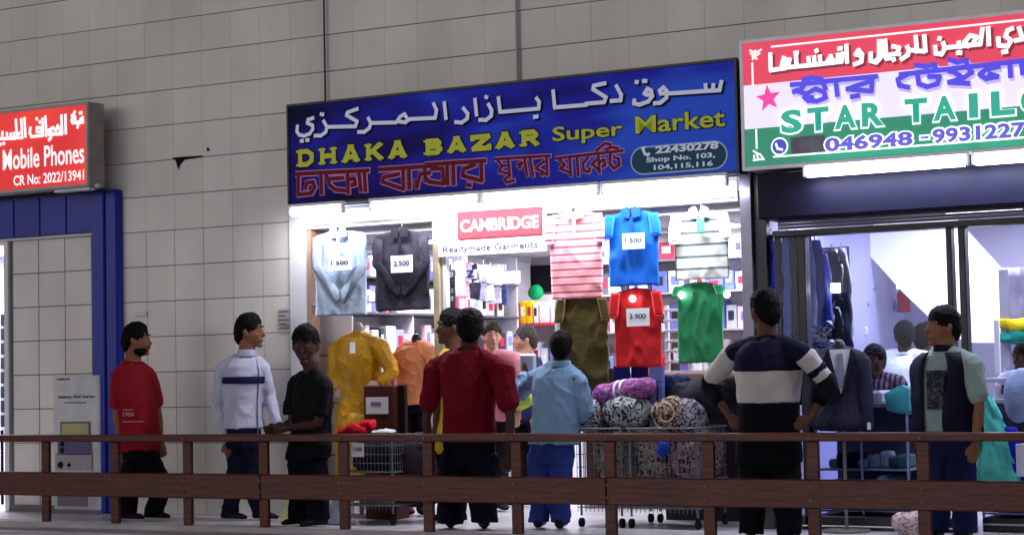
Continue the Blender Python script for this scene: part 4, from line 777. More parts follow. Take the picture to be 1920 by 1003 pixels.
# wall bits
Yw = 3.45
board('price_list', (1650, 650), (1704, 606), Yw, 'd8d8ec', 'printed price list on the lavender wall behind the tailors', ())
for q in ((1653, 617, 1700, 608), (1653, 649, 1690, 638), (1656, 631, 1688, 625)):
    a = at(q[0], q[1], Yw - .004); b2 = at(q[2], q[3], Yw - .004); o = boxo('printed_band', a.x, b2.x, Yw - .006, Yw - .002, a.z, b2.z, mat('ink_grey', '6c6a84', .6, var=.5, vs=60)); o.name = 'price_band'; tag(recenter(o), 'grey printed band on the price list', None); del o['label']; o.parent = bpy.data.objects['price_list']; o.location -= o.parent.location
c = at(1616, 560, 2.6); t = thing('wall_lamp', c, 'grey tilted tube shaped fitting on the lavender wall', 'lamp'); mesh_obj('body', cyl(nb(), at(1610, 545, 2.5), at(1625, 576, 2.5), .035, 12), mat('fitting_grey', '9a9cb4', .4), t, True); mesh_obj('arm', cyl(nb(), at(1618, 548, 2.5), at(1640, 540, 2.7), .02, 8), mat('fitting_grey'), t)
for y_, l in ((541, 'upper thin white strip light on the lavender wall'), (533 - 16, 'lower thin white strip light on the lavender wall')):
    a = at(1628, y_, 3.3); b2 = at(1690, y_ - 2, 3.3); t = thing('strip_light', ((a.x + b2.x) / 2, 3.3, a.z), l.replace('upper', 'LOW').replace('lower', 'upper').replace('LOW', 'lower'), 'strip light'); mesh_obj('tube', cyl(nb(), a, b2, .012, 8), mat('strip_glow', 'ffffff', .3, em=3, var=0), t); boxo('base', a.x, b2.x, 3.32, 3.36, a.z - .012, a.z + .016, hous, t)
hung(1650, 1682, 560, 585, 3.2, 'hg_mix', '6a7ab8', 'pale blue small garment hung on the lavender wall', 60); hung(1682, 1708, 540, 585, 3.1, 'hg_red', 'b8404c', 'small red garment hung on the lavender wall beside the stair', 61)
o = lump('ladle', at(1590, 628, 2.0), (.07, .01, .008), mat('wall_white', 'e0e0ee', .5), 'small white shelf bracket on the wall above the suit mannequin', 'bracket', .0, 5)
o = lump('cup', at(1622, 621, 2.4), (.025, .02, .04), mat('wall_white'), 'small white cup shape on the wall above the plaid shirt man', 'cup', .005, 9)
# curtain and right side things
cg = mat('curtain_grey', '8e8ca4', .7, bump=.2, bs=10)
Yc = 2.2; a = at(1884, 690, Yc); b2 = at(1930, 500, Yc); t = thing('grey_curtain', (a.x + .3, Yc, a.z), 'grey lavender curtain hanging at the right edge of the tailor shop', 'curtain')
mesh_obj('drape', cloth_panel(nb(), lambda q: a.x, lambda q: a.x + 1.0, b2.z, a.z - .1, Yc, th=.04, nx=30, nz=10, amp=.05, seed=9, sc=12), cg, t, True)
plate('white_pole', (1866, 700), (1872, 600), 1.2, .03, wm, 'thin white upright beside the stair in the tailor shop', 'pole'); plate('grey_pole', (1878, 690), (1888, 505), 1.9, .04, mat('pole_grey', '8c8ca0', .4), 'grey square upright left of the curtain', 'pole')
lump('yellow_cloth', at(1908, 607, 1.9), (.16, .08, .045), mat('yellow_cloth', 'd8c020', .6), 'bright yellow cloth hanging in front of the grey curtain', 'cloth', .03, 12, 3); lump('teal_cloth', at(1910, 634, 1.9), (.15, .08, .05), mat('teal_dark', '1f8478', .6), 'teal ruffled cloth under the bright yellow cloth', 'cloth', .04, 14, 4)
# glass counters
def counter(x0, x1, y0, y1, zt, label, mtop):
    t = thing('glass_counter', ((x0 + x1) / 2, y0, 0), label, 'counter')
    boxo('top', x0, x1, y0, y1, zt, zt + .03, mtop, t); boxo('base', x0, x1, y0, y1, 0, .10, dkf, t); boxo('front_glass', x0, x1, y0, y0 + .006, .10, zt, _m['window_glass'], t, 0)
    for z in (.26, .42, .12): boxo('shelf_board', x0 + .01, x1 - .01, y0 + .012, y1, z, z + .014, mat('counter_rail', 'a4a8bc', .3, metal=.4), t)
    boxo('back_board', x0, x1, y1, y1 + .02, 0, zt, mat('counter_back', '5a5a64', .6), t, 0)
    for x in (x0, (x0 + x1) / 2 - .01, x1 - .02): boxo('corner_post', x, x + .02, y0 - .004, y0 + .012, .10, zt, mat('counter_rail'), t)
    boxo('base_strip', x0, x1, y0 - .006, y0 - .001, .045, .06, mat('counter_rail'), t)
    return t
k0, k1 = PX_(1528, .12, 850), PX_(1705, .12, 850)
counter(k0, k1, .12, .6, .88, 'low glass counter of folded cloth beneath the grey suit in the tailor shop', mat('counter_top', '8c8694', .5))
j0 = PX_(1838, .12, 850); counter(j0, -2.3, .12, .6, .9, 'glass counter at the right edge draped with aqua cloth', mat('counter_top'))
fc = ('8fb0a0', 'b8bcb4', '4a6a60', '34343e', '9aa6a8', '5c7c70', '22242e', 'c8d0cc')
for k in range(22):
    x = k0 + .05 + (k % 8) * (k1 - k0 - .1) / 8; z = (.436, .276, .134)[k // 8]
    t = tag(recenter(boxo('folded_cloth', x, x + .085, .2 + random.uniform(0, .1), .42, z, z + random.uniform(.06, .12), mat('fc_' + fc[k % 8], fc[(k * 3) % 8], .6, var=.3, vs=20, bump=.3), None, .015)), 'folded cloth, %s from left, %s shelf, counter beneath the grey suit' % (ORD[k % 8], ('upper', 'middle', 'lower')[k // 8]), 'folded cloth', 'folded cloths in the tailor counter')
aqua = mat('aqua_cloth', '58c4bc', .55, bump=.2, bs=9)
a = at(1655, 733, .08); bm = nb(); pg = poly([(1657, 738), (1690, 720), (1703, 725), (1703, 775), (1660, 770)], .06); prism(bm, pg, .06, .3); bmesh.ops.subdivide_edges(bm, edges=bm.edges, cuts=4, use_grid_fill=True); wrinkle(bm, .03, 9)
tag(recenter(mesh_obj('aqua_cloth', bm, aqua, None, True)), 'aqua folded cloth lying on the counter between the suit and the man in the vest', 'cloth')
o = boxo('white_ledger', PX_(1634, .3, 750), PX_(1660, .3, 750), .2, .5, at(1640, 758, .3).z, at(1640, 732, .3).z, mat('linen', 'b8b0b8', .6), None, .02); tag(recenter(o), 'pale folded linen stack on the counter left of the aqua cloth', 'linen')
bm = nb(); tp = at(1845, 735, .05); cloth_panel(bm, lambda q: PX_(1832, .05, 800) - .02 * q, lambda q: PX_(1856, .05, 800) + .30 * q ** .8, tp.z, .2, .06, th=.03, nx=14, nz=18, amp=.04, seed=4, sc=16)
tag(recenter(mesh_obj('aqua_drape', bm, aqua, None, True)), 'long aqua cloth draped down the front of the right hand counter', 'cloth')
bm = nb(); cloth_panel(bm, lambda q: PX_(1882, .04, 860) + .1 * q, lambda q: PX_(1910, .04, 860) + .1 * q, at(1895, 800, .04).z, .28, .05, th=.03, nx=10, nz=12, amp=.03, seed=6, sc=18); tag(recenter(mesh_obj('blue_drape', bm, mat('royal_drape', '1a28b8', .5), None, True)), 'royal blue cloth hanging beside the long aqua drape', 'cloth')
plate('white_box', (1906, 893), (1930, 832), -.0, .2, mat('box_white', 'c9c8dc', .5), 'plain white box standing at the right edge below the rail', 'box')
o = boxo('counter_linen', PX_(1850, .5, 710), -2.4, .4, .9, at(1880, 716, .5).z, at(1880, 708, .5).z, mat('linen_lav', 'b8b8d0', .6), None, .005); tag(recenter(o), 'lavender work table top behind the right hand counter', 'table')
for k in range(4): o = boxo('thread_spool', PX_(1868 + k * 12, .35, 740), PX_(1876 + k * 12, .35, 740), .32, .38, .96, 1.03, mat('spool_%d' % (k % 2), ('b0b0c4', '2a2a38')[k % 2], .5), None, .006); tag(recenter(o), 'small spool of thread, %s from the left in the row behind the right hand counter' % ORD[k], 'spool', 'spools behind the counter')
c = ground(1700, 1000); lump('floral_sack', (PX_(1712, -.35, 960), -.3, .085), (.16, .15, .085), print_mat('sack_print', 'd2c4c4', 'a07c80', 26), 'pale floral sack lying on the floor left of the man in the vest', 'sack', .02, 9, 3)
# ================================================================== PHONE SHOP (left)
pf = thing('phone_shopfront', (-13.6, .1, 0), 'bright doorway of the phone shop at the left edge', 'shopfront')
boxo('jamb', -12.96, -12.905, -.03, .16, 0, 2.53, wm, pf); boxo('side_wall', -12.96, -12.9, .17, 3, 0, 2.53, mat('bright_wall', 'f2f2ff', .5, em=.0), pf, 0); boxo('rear_wall', -15.5, -12.96, 1.2, 1.26, 0, 2.53, mat('bright_wall'), pf, 0); boxo('ceiling', -15.5, -12.96, .0, 1.2, 2.48, 2.529, mat('bright_wall'), pf, 0); boxo('skirting', -12.9, -11.84, -.012, -.006, 0, .06, mat('skirt_grey', '7c7a80', .5), pf)
t = thing('ceiling_lamp', (-13.4, .5, 2.47), 'glowing lamp just inside the phone shop doorway', 'ceiling lamp'); boxo('diffuser', -13.9, -13.0, .3, .5, 2.44, 2.47, panel, t, 0); boxo('rim', -13.92, -12.98, .28, .52, 2.471, 2.479, wm, t); glow(-13.4, .4, 2.43, .8, .2, 90, (0, 0, 0), t)
for k in range(24):
    c = at(3 + (k % 3) * 6, 598 + (k // 3) * 27, 1.12); o = recenter(boxo('phone_accessory', c.x - .03, c.x + .03, 1.13, 1.16, c.z - .07, c.z + .05, mat('acc_%d' % (k % 3), ('2a2a34', '50505e', 'a8a8b8')[k % 3], .4), None, .006)); tag(o, ('dark', 'grey', 'pale')[k % 3] + ' packaged accessory in the %s row from the top in the phone shop' % ORD[k // 3], 'accessory', 'accessories hanging in the phone shop')
t = thing('door_closer', (-12.99, 0, 0), 'dark slanted door edge at the foot of the phone shop entrance', 'door'); boxo('leaf', -12.985, -12.965, -.06, -.032, .06, .75, dkf, t)
# promo standee
Yp = -.12; A = at(100, 960, Yp); Bp = at(184, 703, Yp); X0, X1 = A.x, Bp.x; zt = Bp.z
t = thing('promo_stand', ((X0 + X1) / 2, Yp, 0), 'white promotional stand with pictured phones beside the blue column', 'stand')
boxo('panel', X0 + .005, X1, Yp, Yp + .05, .03, zt, mat('standee_white', 'c6c8d0', .4), t, .008); boxo('foot', X0 - .01, X1 + .01, Yp - .05, Yp + .12, 0, .03, mat('skirt_grey'), t)
def rp(x0, x1, y0, y1, y, c, nm, key=None, th=.004, rough=.3): a = at(x0, y1, Yp); b = at(x1, y0, Yp); return boxo(nm, a.x, b.x, Yp - y - th, Yp - y, a.z, b.z, mat(key or 'rp_' + c, c, rough), t, .002)
ink = mat('ink_dark'); a = at(107, 713, Yp); b2 = at(132, 708, Yp); text('lettering', 'SAMSUNG', a.x, b2.x, a.z, b2.z, Yp - .003, ink, t, .02)
a = at(109, 748, Yp); b2 = at(178, 740, Yp); text('lettering', 'Galaxy S24 Series', a.x, b2.x, a.z, b2.z, Yp - .003, ink, t, .03); a = at(122, 756, Yp); b2 = at(163, 753, Yp); boxo('printed_line', a.x, b2.x, Yp - .004, Yp - .001, a.z, b2.z, mat('ink_grey'), t, 0)
rp(114, 170, 790, 850, .001, '4c4c52', 'tablet_picture'); rp(117, 167, 793, 846, .006, 'a8a878', 'tablet_screen'); rp(110, 172, 828, 852, .012, '5c5688', 'phone_picture'); rp(106, 174, 850, 880, .012, 'a09aa0', 'phone_picture')
for x, y, r in ((119, 832, 4), (119, 844, 4.5), (116, 871, 5.5), (132, 871, 3.5)):
    c = at(x, y, Yp); rr_ = r / 185; mesh_obj('camera_lens', cyl(nb(), (c.x, Yp - .017, c.z), (c.x, Yp - .024, c.z), rr_, 14), mat('lens_black', '101018', .15), t)
rp(108, 165, 928, 948, .001, '77747a', 'grey_panel')
o = recenter(boxo('wall_plaque', PX_(252, -.02, 590), PX_(274, -.02, 590), -.03, -.008, at(263, 593, 0).z, at(263, 584, 0).z, mat('white_paint'), None, .006)); tag(o, 'small white plastic plaque on the tiles above the man in the red t-shirt at left', 'plaque')
for k, y in enumerate((581, 590, 604)):
    a = at(523, y + 3, -.012); b2 = at(543, y - 3, -.012)
t = thing('wall_notice', (at(533, 610, -.01).x, -.01, at(533, 610, -.01).z), 'small paper notice with faint lines taped beside the clothes shop door', 'notice'); a = at(522, 610, -.01); b2 = at(544, 578, -.01)
boxo('paper', a.x, b2.x, -.014, -.0085, a.z, b2.z, mat('paper_grey', 'bcbac0', .7), t, 0)
for k in range(5): z = b2.z - .02 - k * .035; boxo('printed_line', a.x + .012, b2.x - .012 - .02 * (k % 2), -.0175, -.0145, z - .009, z, mat('ink_grey'), t, 0)

# ================================================================== FENCE
wood = wood_mat('fence_wood', '3a110c', '642619'); Yf = -1.05
fe = thing('wooden_railing', (-7, Yf, 0), 'low dark reddish brown wooden railing running across the whole front', 'railing')
bm = box(nb(), -20, 0, Yf - .075, Yf + .045, .685, .742, .008); mesh_obj('top_rail', bm, wood, fe)
joints = (-16.05, -13.0, -9.19, -6.144, -3.1, 0)
for a, b in zip((-20,) + joints[:-1], joints):
    mesh_obj('mid_rail', box(nb(), a + .002, b - .002, Yf - .078, Yf - .034, .234 + random.uniform(-.003, .003), .432 + random.uniform(-.003, .003), .008), wood, fe)
    mesh_obj('rear_plank', box(nb(), a + .002, b - .002, Yf + .004, Yf + .044, .24, .42, .006), wood, fe)
for k in range(-9, 15):
    x = -6.9 + k * .7635
    if x > -.2: break
    for zb_ in (.29, .38, .71): mesh_obj('bolt', cyl(nb(), (x, Yf - .085, zb_), (x, Yf - .076, zb_), .009, 8), mat('bolt_steel', '5c5654', .45, metal=.6), fe)
    mesh_obj('post', box(nb(), x - .045, x + .045, Yf - .032, Yf + .002, .012, .684, .006), wood, fe)
# ================================================================== PEOPLE
SKIN = {'a': mat('skin_brown', '8a5f4a', .55, var=.06, vs=14), 'b': mat('skin_dark', '5e3f34', .55, var=.06, vs=14), 'c': mat('skin_light', 'b58a74', .55, var=.06, vs=14), 'd': mat('skin_deep', '4a3230', .55, var=.06)}
HAIR = mat('hair_black', '070609', .65, var=.3, vs=60, bump=.5*.6, bs=120); EYE = mat('eye_white', '8a827c', .4, var=0); IRIS = mat('iris_dark', '120c0a', .2, var=0)
wrk = bpy.data.textures.new('cloth_folds', 'CLOUDS'); wrk.noise_scale = .3; wrk.noise_depth = 0
def finish(o, vox, disp=0, sm=4):
    m = o.modifiers.new('r', 'REMESH'); m.mode = 'VOXEL'; m.voxel_size = vox; m.use_smooth_shade = True
    s = o.modifiers.new('s', 'SMOOTH'); s.iterations = sm; s.factor = .5
    PEND.append(o); o['_d'] = disp
PEND = []
TORSO = ((-.02, .12, .095), (0, .155, .115), (.12, .163, .122), (.3, .155, .12), (.45, .150, .116), (.62, .160, .12), (.78, .172, .12), (.87, .165, .108), (.93, .13, .09), (.975, .088, .075), (1.0, .068, .068))
def person(label, group, Yb, foot_y, J, body=180, head=180, skin='a', clothes=(), hair=True, hs=1.0, w=1.0, belly=0, vox=.0085, name='person', pitch=0, hairm=None, props=None, no_head=False, arms=('L', 'R'), hands=True, cat='person', shoe='1a1a20', beard=False):
    # J joints: photo coordinates plus a depth offset; L = left on screen, R = right on screen
    P = {k: at(v[0], v[1], Yb + (v[2] if len(v) > 2 else 0)) for k, v in J.items()}
    base = Vector((P['crotch'].x, Yb, 0)); root = thing(name, base, label, cat, group)
    ph = YAW + math.radians(body); f = Vector((math.sin(ph), -math.cos(ph), 0)); l = Vector((math.cos(ph), math.sin(ph), 0))   # facing, lateral
    c0, c1 = P['crotch'], P['neck']
    def tor(t): return c0.lerp(c1, t) + (f * (-.02 * math.sin(t * 3.1)) + f * belly * .3 * max(0, math.sin(t * 4)))
    H = 1.0
    def torso(bm, t0, t1, inf, hem=0):
        ts = sorted({t0, t1} | {x[0] for x in TORSO if t0 < x[0] < t1}); rings = []
        for t in ts:
            for a, b in zip(TORSO, TORSO[1:]):
                if a[0] <= t <= b[0]: k = (t - a[0]) / (b[0] - a[0]); rx = a[1] * (1 - k) + b[1] * k; ry = a[2] * (1 - k) + b[2] * k; break
            else: rx, ry = (TORSO[0][1:] if t < 0 else TORSO[-1][1:])
            rx = rx * w * H + inf + hem * max(0, .3 - t); ry = ry * H * (1 + .5 * (w - 1)) + inf + hem * max(0, .3 - t)
            ryf = ry + belly * max(0, math.sin(min(1, max(0, t / .8)) * math.pi)); c = tor(t)
            ring = []
            for i in range(24):
                a = 2 * math.pi * i / 24; s_, c_ = math.sin(a), math.cos(a)
                sgn = lambda q, e: math.copysign(abs(q) ** e, q)
                ring.append(c + l * (rx * sgn(c_, .85)) + f * ((ryf if s_ > 0 else ry) * sgn(s_, .85)))
            rings.append(ring)
        loft(bm, rings)
    def armpath(s): return [P['sh' + s], P['el' + s], P['wr' + s]]
    def seg(path, s0, s1, n=5):
        L1 = (path[1] - path[0]).length; L2 = (path[2] - path[1]).length; T_ = L1 + L2; out = []
        ks = sorted({s0, s1} | ({L1 / T_} if s0 < L1 / T_ < s1 else set()) | {s0 + (s1 - s0) * i / n for i in range(n + 1)})
        for k in ks:
            d = k * T_; out.append(path[0].lerp(path[1], d / L1) if d <= L1 else path[1].lerp(path[2], (d - L1) / L2))
        return out, ks
    def arm(bm, s, s0, s1, r0, r1):
        pts, ks = seg(armpath(s), s0, s1); rr = [r0 + (r1 - r0) * (k - s0) / (s1 - s0) for k in ks]; tube(bm, pts, rr, 12)
    def legpath(s):
        sg = {'L': -1, 'R': 1}[s]
        hip = c0 + (P['kn' + s] - c0) * 0 + W.transposed() @ Vector((sg * .085 * abs(math.cos(math.radians(body))) * w, 0, 0)) + Vector((0, 0, .06))
        return [hip, P['kn' + s], P['an' + s]]
    def leg(bm, s, s0, s1, r0, r1, rm=None):
        pts, ks = seg(legpath(s), s0, s1, 6); rr = [r0 + (r1 - r0) * ((k - s0) / (s1 - s0)) ** .8 for k in ks]; tube(bm, pts, rr, 14)
    # --- head frame
    hd = P['head']; ha = YAW + math.radians(head); hf = Vector((math.sin(ha), -math.cos(ha), 0)); hl = Vector((math.cos(ha), math.sin(ha), 0)); up = Vector((0, 0, 1))
    if pitch: up2 = (up * math.cos(pitch) + hf * math.sin(pitch)); hf = (hf * math.cos(pitch) - up * math.sin(pitch)); up = up2
    def hp(x, y, z): return hd + (hl * x + hf * y + up * z) * hs         # y forward
    bm = nb()
    torso(bm, 0, .96, -.012)
    if not no_head:
        def hfn(p):
            x, y, z = p
            if z < 0: k = min(1, -z / .118); x *= 1 - .38 * k ** 1.6; y = y * (1 - .22 * k ** 2) + .012 * k
            if y > 0: y *= .94
            if -.02 < z < .03 and y > .05: x *= 1
            return hl * x * hs + hf * y * hs + up * z * hs
        r_ = bmesh.ops.create_uvsphere(bm, u_segments=28, v_segments=20, radius=1)
        for v in r_['verts']: v.co = hd + hfn((v.co.x * .077, v.co.y * .098, v.co.z * .12))
        tube(bm, [hp(0, .086, .018), hp(0, .10, -.008), hp(0, .113, -.028), hp(0, .098, -.037)], [.009, .011, .0145, .009], 8)       # nose
        for s_ in (-1, 1):
            tube(bm, [hp(s_ * .012, .09, .032), hp(s_ * .045, .078, .030)], [.010, .009], 8)                                      # brow
            ellipsoid(bm, hp(s_ * .078, -.005, -.005), .012 * hs, .012 * hs, .032 * hs)                                         # ear
            tube(bm, [hp(s_ * .078, -.012, .018), hp(s_ * .084, -.018, -.002), hp(s_ * .076, -.002, -.028)], .008 * hs, 6)
            tube(bm, [hp(s_ * .04, .066, -.02), hp(s_ * .05, .05, -.035)], [.018, .014], 8)                                       # cheek
        tube(bm, [hp(-.022, .087, -.058), hp(0, .094, -.057), hp(.022, .087, -.058)], [.006, .009, .006], 6)
        tube(bm, [hp(-.018, .085, -.071), hp(0, .092, -.071), hp(.018, .085, -.071)], [.006, .009, .006], 6)
        ellipsoid(bm, hp(0, .074, -.098), .026 * hs, .022 * hs, .018 * hs)                                                       # chin
    nk = c1.lerp(hd, .25) - f * .005
    tube(bm, [c1 - up * .06, nk, hd - hf * .02 * hs - up * .045 * hs if not no_head else c1.lerp(hd, .55)], [.07, .06 * hs, .058 * hs] if not no_head else [.06, .05, .045], 14)
    for s in arms:
        a = armpath(s); tube(bm, [a[0], a[0].lerp(a[1], .35), a[0].lerp(a[1], .8), a[1], a[1].lerp(a[2], .3), a[1].lerp(a[2], .7), a[2]], [.05, .045, .038, .036, .037, .029, .024], 12, sub=2)
        tube(bm, [c1.lerp(a[0], .35) - Vector((0, 0, .05)), a[0]], [.05, .052], 10)
        if hands:
            wr = a[2]; d = (P['ha' + s] - wr); d = d.normalized() if d.length > .01 else (a[2] - a[1]).normalized()
            view = (wr - CAM).normalized(); nrm = (view - d * view.dot(d)).normalized(); sd = d.cross(nrm)
            if J.get('turn' + s): nrm, sd = sd, -nrm
            rings = []
            for k, ww, hh in ((-.01, .024, .018), (.03, .036, .016), (.065, .041, .014), (.085, .038, .012)):
                c = wr + d * k; rings.append([c + sd * ww * math.cos(q * math.pi / 5) + nrm * hh * math.sin(q * math.pi / 5) for q in range(10)])
            loft(bm, rings)
            cu = J.get('curl', (.5,))[0]
            for q, (off, ln) in enumerate(((-.030, .070), (-.010, .080), (.010, .074), (.030, .058))):
                b0 = wr + d * .075 + sd * off; b1 = b0 + d * ln * .45 + nrm * ln * .25 * cu; b2_ = b1 + d * ln * .3 * (1 - cu * .3) + nrm * ln * .45 * cu
                tube(bm, [b0 - d * .02, b0, b1, b2_], [.009, .009, .0085, .007], 8)
            tb_ = wr + d * .025 - sd * .03; tube(bm, [tb_, tb_ + d * .03 - sd * .02 + nrm * .01, tb_ + d * .06 - sd * .018 + nrm * .018], [.012, .010, .008], 8)
    for s in ('L', 'R'):
        if 'kn' + s in P: pts = legpath(s); tube(bm, pts, [.075, .05, .035], 12)
    finish(mesh_obj('body', bm, SKIN[skin], root), vox, 0, 3)
    if not no_head:
        for s_ in (-1, 1):
            bm = nb(); ellipsoid(bm, hp(s_ * .031, .0795, .008), .0125 * hs, .0125 * hs, .0065 * hs, 12, 8); e_ = mesh_obj('eye', bm, EYE, root, True)
            bm = nb(); ellipsoid(bm, hp(s_ * .031, .0895, .008), .006 * hs, .004 * hs, .006 * hs, 10, 6); i_ = mesh_obj('iris', bm, IRIS, root, True); i_.parent = e_
            mesh_obj('eyebrow', tube(nb(), [hp(s_ * .014, .1, .034), hp(s_ * .032, .097, .041), hp(s_ * .05, .083, .036)], [.004, .005, .003], 6), HAIR, root, True)
        mesh_obj('lips', tube(nb(), [hp(-.02, .094, -.0645), hp(0, .1015, -.064), hp(.02, .094, -.0645)], [.0025, .004, .0025], 6), mat('lips', '5a3230', .5), root, True)
        if beard:
            bm = nb(); ellipsoid(bm, (0, 0, 0), .058 * hs, .066 * hs, .044 * hs, 20, 12)
            for v in bm.verts: v.co = hp(0, .022, -.076) + hl * v.co.x + hf * v.co.y + up * v.co.z
            wrinkle(bm, .006, 60); mesh_obj('beard', bm, HAIR, root, True)
            mesh_obj('moustache', tube(nb(), [hp(-.03, .088, -.056), hp(0, .104, -.048), hp(.03, .088, -.056)], [.004, .007, .004], 6), HAIR, root, True)
    if hair and not no_head:
        bm = nb(); r_ = bmesh.ops.create_uvsphere(bm, u_segments=72, v_segments=48, radius=1); seed = random.random() * 50
        for v in r_['verts']:
            x, y, z = v.co; k = 1 + .05 * noise.noise(Vector((x * 3, y * 3, z * 3 + seed))) + .075 * noise.noise(Vector((x * 9, y * 9, z * 6 + seed))) + .05 * noise.noise(Vector((x * 24, y * 24, z * 14 + seed)))
            X, Yy, Z = x * .087 * k, y * .101 * k, z * .098 * k
            if z > 0: X *= 1 + .06 * z; Z *= 1.02
            if hair == 'flat' and z > .3: Z = Z * .94 + .004; X *= 1.06; Yy *= 1.04
            if hair == 'quiff' and z > .2 and y > 0: Z += .018 * y
            if y < 0: Z -= .05 * (-y) * (1 - z) * .9
            v.co = hp(X, Yy - .014, Z + .038)
        mesh_obj('hair', bm, hairm or HAIR, root, True)
    # --- clothes
    for nm, m, disp, shapes in clothes:
        bm = nb()
        for sh in shapes:
            if sh[0] == 'torso': torso(bm, *sh[1:])
            elif sh[0] == 'arm': arm(bm, *sh[1:])
            elif sh[0] == 'leg': leg(bm, *sh[1:])
            elif sh[0] == 'neck': tube(bm, [c1 - up * .02, c1 + up * sh[1] + f * .0], [sh[2], sh[2] * .95], 14, False)
            elif sh[0] == 'yoke':
                for s in arms: tube(bm, [tor(.965), P['sh' + s].lerp(tor(.965), .55) + Vector((0, 0, .012)), P['sh' + s] + Vector((0, 0, .004)), P['sh' + s].lerp(P['el' + s], .15)], [.062, .068, sh[1] + .004, sh[1]], 12)
        finish(mesh_obj(nm, bm, m, root), max(vox, .009), disp, 5)
    for s in ('L', 'R'):
        if 'an' + s in P and P['an' + s].z < .35 and shoe:
            a = P['an' + s]; bm = nb(); d = f; q = Vector((a.x, a.y, .0))
            lat = l; rings = []
            for k, ww, hh in ((-.075, .025, .05), (-.06, .036, .085), (0, .042, .085), (.07, .047, .06), (.13, .046, .045), (.17, .03, .03)):
                c = q + d * k; rings.append([c + lat * ww * math.cos(g * math.pi / 6) + Vector((0, 0, .014 + max(0, hh / 2 + hh / 2 * math.sin(g * math.pi / 6)))) for g in range(12)])
            loft(bm, rings); mesh_obj('shoe', bm, mat('shoe_' + shoe, shoe, .5), root, True)
    root['_f'] = 0; del root['_f']
    if not no_head and not any('collar' == c_[0] for c_ in clothes):
        q_ = c1 + Vector((0, 0, -.006)); pts = [q_ + l * .082 * math.cos(k * math.pi / 8) + f * (.078 * math.sin(k * math.pi / 8)) - Vector((0, 0, .014 * math.sin(k * math.pi / 8))) for k in range(17)]
        mesh_obj('neckband', tube(nb(), pts, .009, 8, False), clothes[0][1], root, True)
    return root, P, f, l, tor
def tee(m, disp=.032, inf=.022, sl=.38, hem=.05, t0=.02, r0=.078, r1=.074):
    return ('shirt', m, disp, [('torso', t0, .965, inf, hem), ('yoke', .07), ('arm', 'L', 0, sl, r0, r1), ('arm', 'R', 0, sl, r0, r1)])
def pants(m, r0=.09, r1=.068, s1=.97, disp=.03): return ('trousers', m, disp, [('torso', -.02, .3, .008), ('leg', 'L', 0, s1, r0, r1), ('leg', 'R', 0, s1, r0, r1)])
blk_tr = mat('trouser_black', '0d0c12', .8, bump=.15); navy_tr = mat('trouser_navy', '12162e', .8, bump=.15); jean = mat('jeans_blue', '2c3c88', .8, var=.3, vs=5, bump=.2); jean2 = mat('jeans_dark', '1c2450', .8, var=.25, vs=5, bump=.2)
# man in red, left
r1, P, f, l, tor = person('man in a red t-shirt walking beside the blue column at the far left', None, -.62, 977,
    {'crotch': (262, 862), 'neck': (249, 676), 'head': (256, 638), 'shL': (226, 702, -.10), 'elL': (219, 778, -.16), 'wrL': (229, 838, -.14), 'haL': (237, 868, -.13), 'shR': (278, 702, .12), 'elR': (296, 775, .16), 'wrR': (302, 828, .14), 'haR': (308, 868, .12),
     'knL': (243, 905, -.05), 'anL': (238, 965, -.04), 'knR': (305, 912, .08), 'anR': (286, 964, .1)}, body=62, head=85, skin='a', belly=.035, w=1.02, hs=1.15,
    clothes=(tee(mat('red_shirt', '8e1626', .75, bump=.2), sl=.40, t0=.09), pants(blk_tr, .105, .085)), hair='quiff', beard=True)
a = at(231, 781, -.84); c = at(252, 772, -.84); text('shirt_print', '1984', a.x, c.x, a.z, c.z, -.845, mat('print_pale', 'b88890', .6), r1, .03)
for yy in (768, 790): a = at(231, yy + 1, -.84); c = at(250 if yy < 770 else 270, yy - 1, -.84); boxo('shirt_print', a.x, c.x, -.847, -.843, a.z, c.z, mat('print_pale'), r1, 0)
# man in white jacket
wj = mat('white_jacket', 'b8bad4', .7, bump=.2); nv = mat('navy_band', '1c1e4a', .7)
r2, P, f, l, tor = person('man in a white zip jacket with a navy chest band walking along the tiled wall', None, -.42, 975,
    {'crotch': (457, 838), 'neck': (463, 664), 'head': (468, 622), 'shL': (422, 690, -.08), 'elL': (409, 762, -.14), 'wrL': (424, 828, -.12), 'haL': (434, 868, -.1), 'shR': (489, 688, .10), 'elR': (504, 742, .16), 'wrR': (521, 796, .12), 'haR': (530, 820, .12),
     'knL': (442, 900, -.02), 'anL': (430, 964, 0), 'knR': (473, 898, .06), 'anR': (489, 966, .08)}, body=58, head=80, skin='a', w=.95, hs=1.17,
    clothes=(('jacket', wj, .02, [('torso', .2, .965, .028, .05), ('yoke', .068), ('arm', 'L', 0, .97, .08, .045), ('arm', 'R', 0, .97, .08, .045)]), ('collar', wj, 0, [('neck', .04, .088)]),
             ('chest_band', nv, .0, [('torso', .685, .76, .046)]), pants(navy_tr, .092, .068)), hair='quiff')
z0_, z1_ = tor(.12), tor(.95); f2_ = f * .155
mesh_obj('zip', tube(nb(), [z0_ + f2_, tor(.5) + f * .152, tor(.8) + f * .150, z1_ + f * .10], .005, 6), mat('zip_grey', '6a6a80', .4), r2)
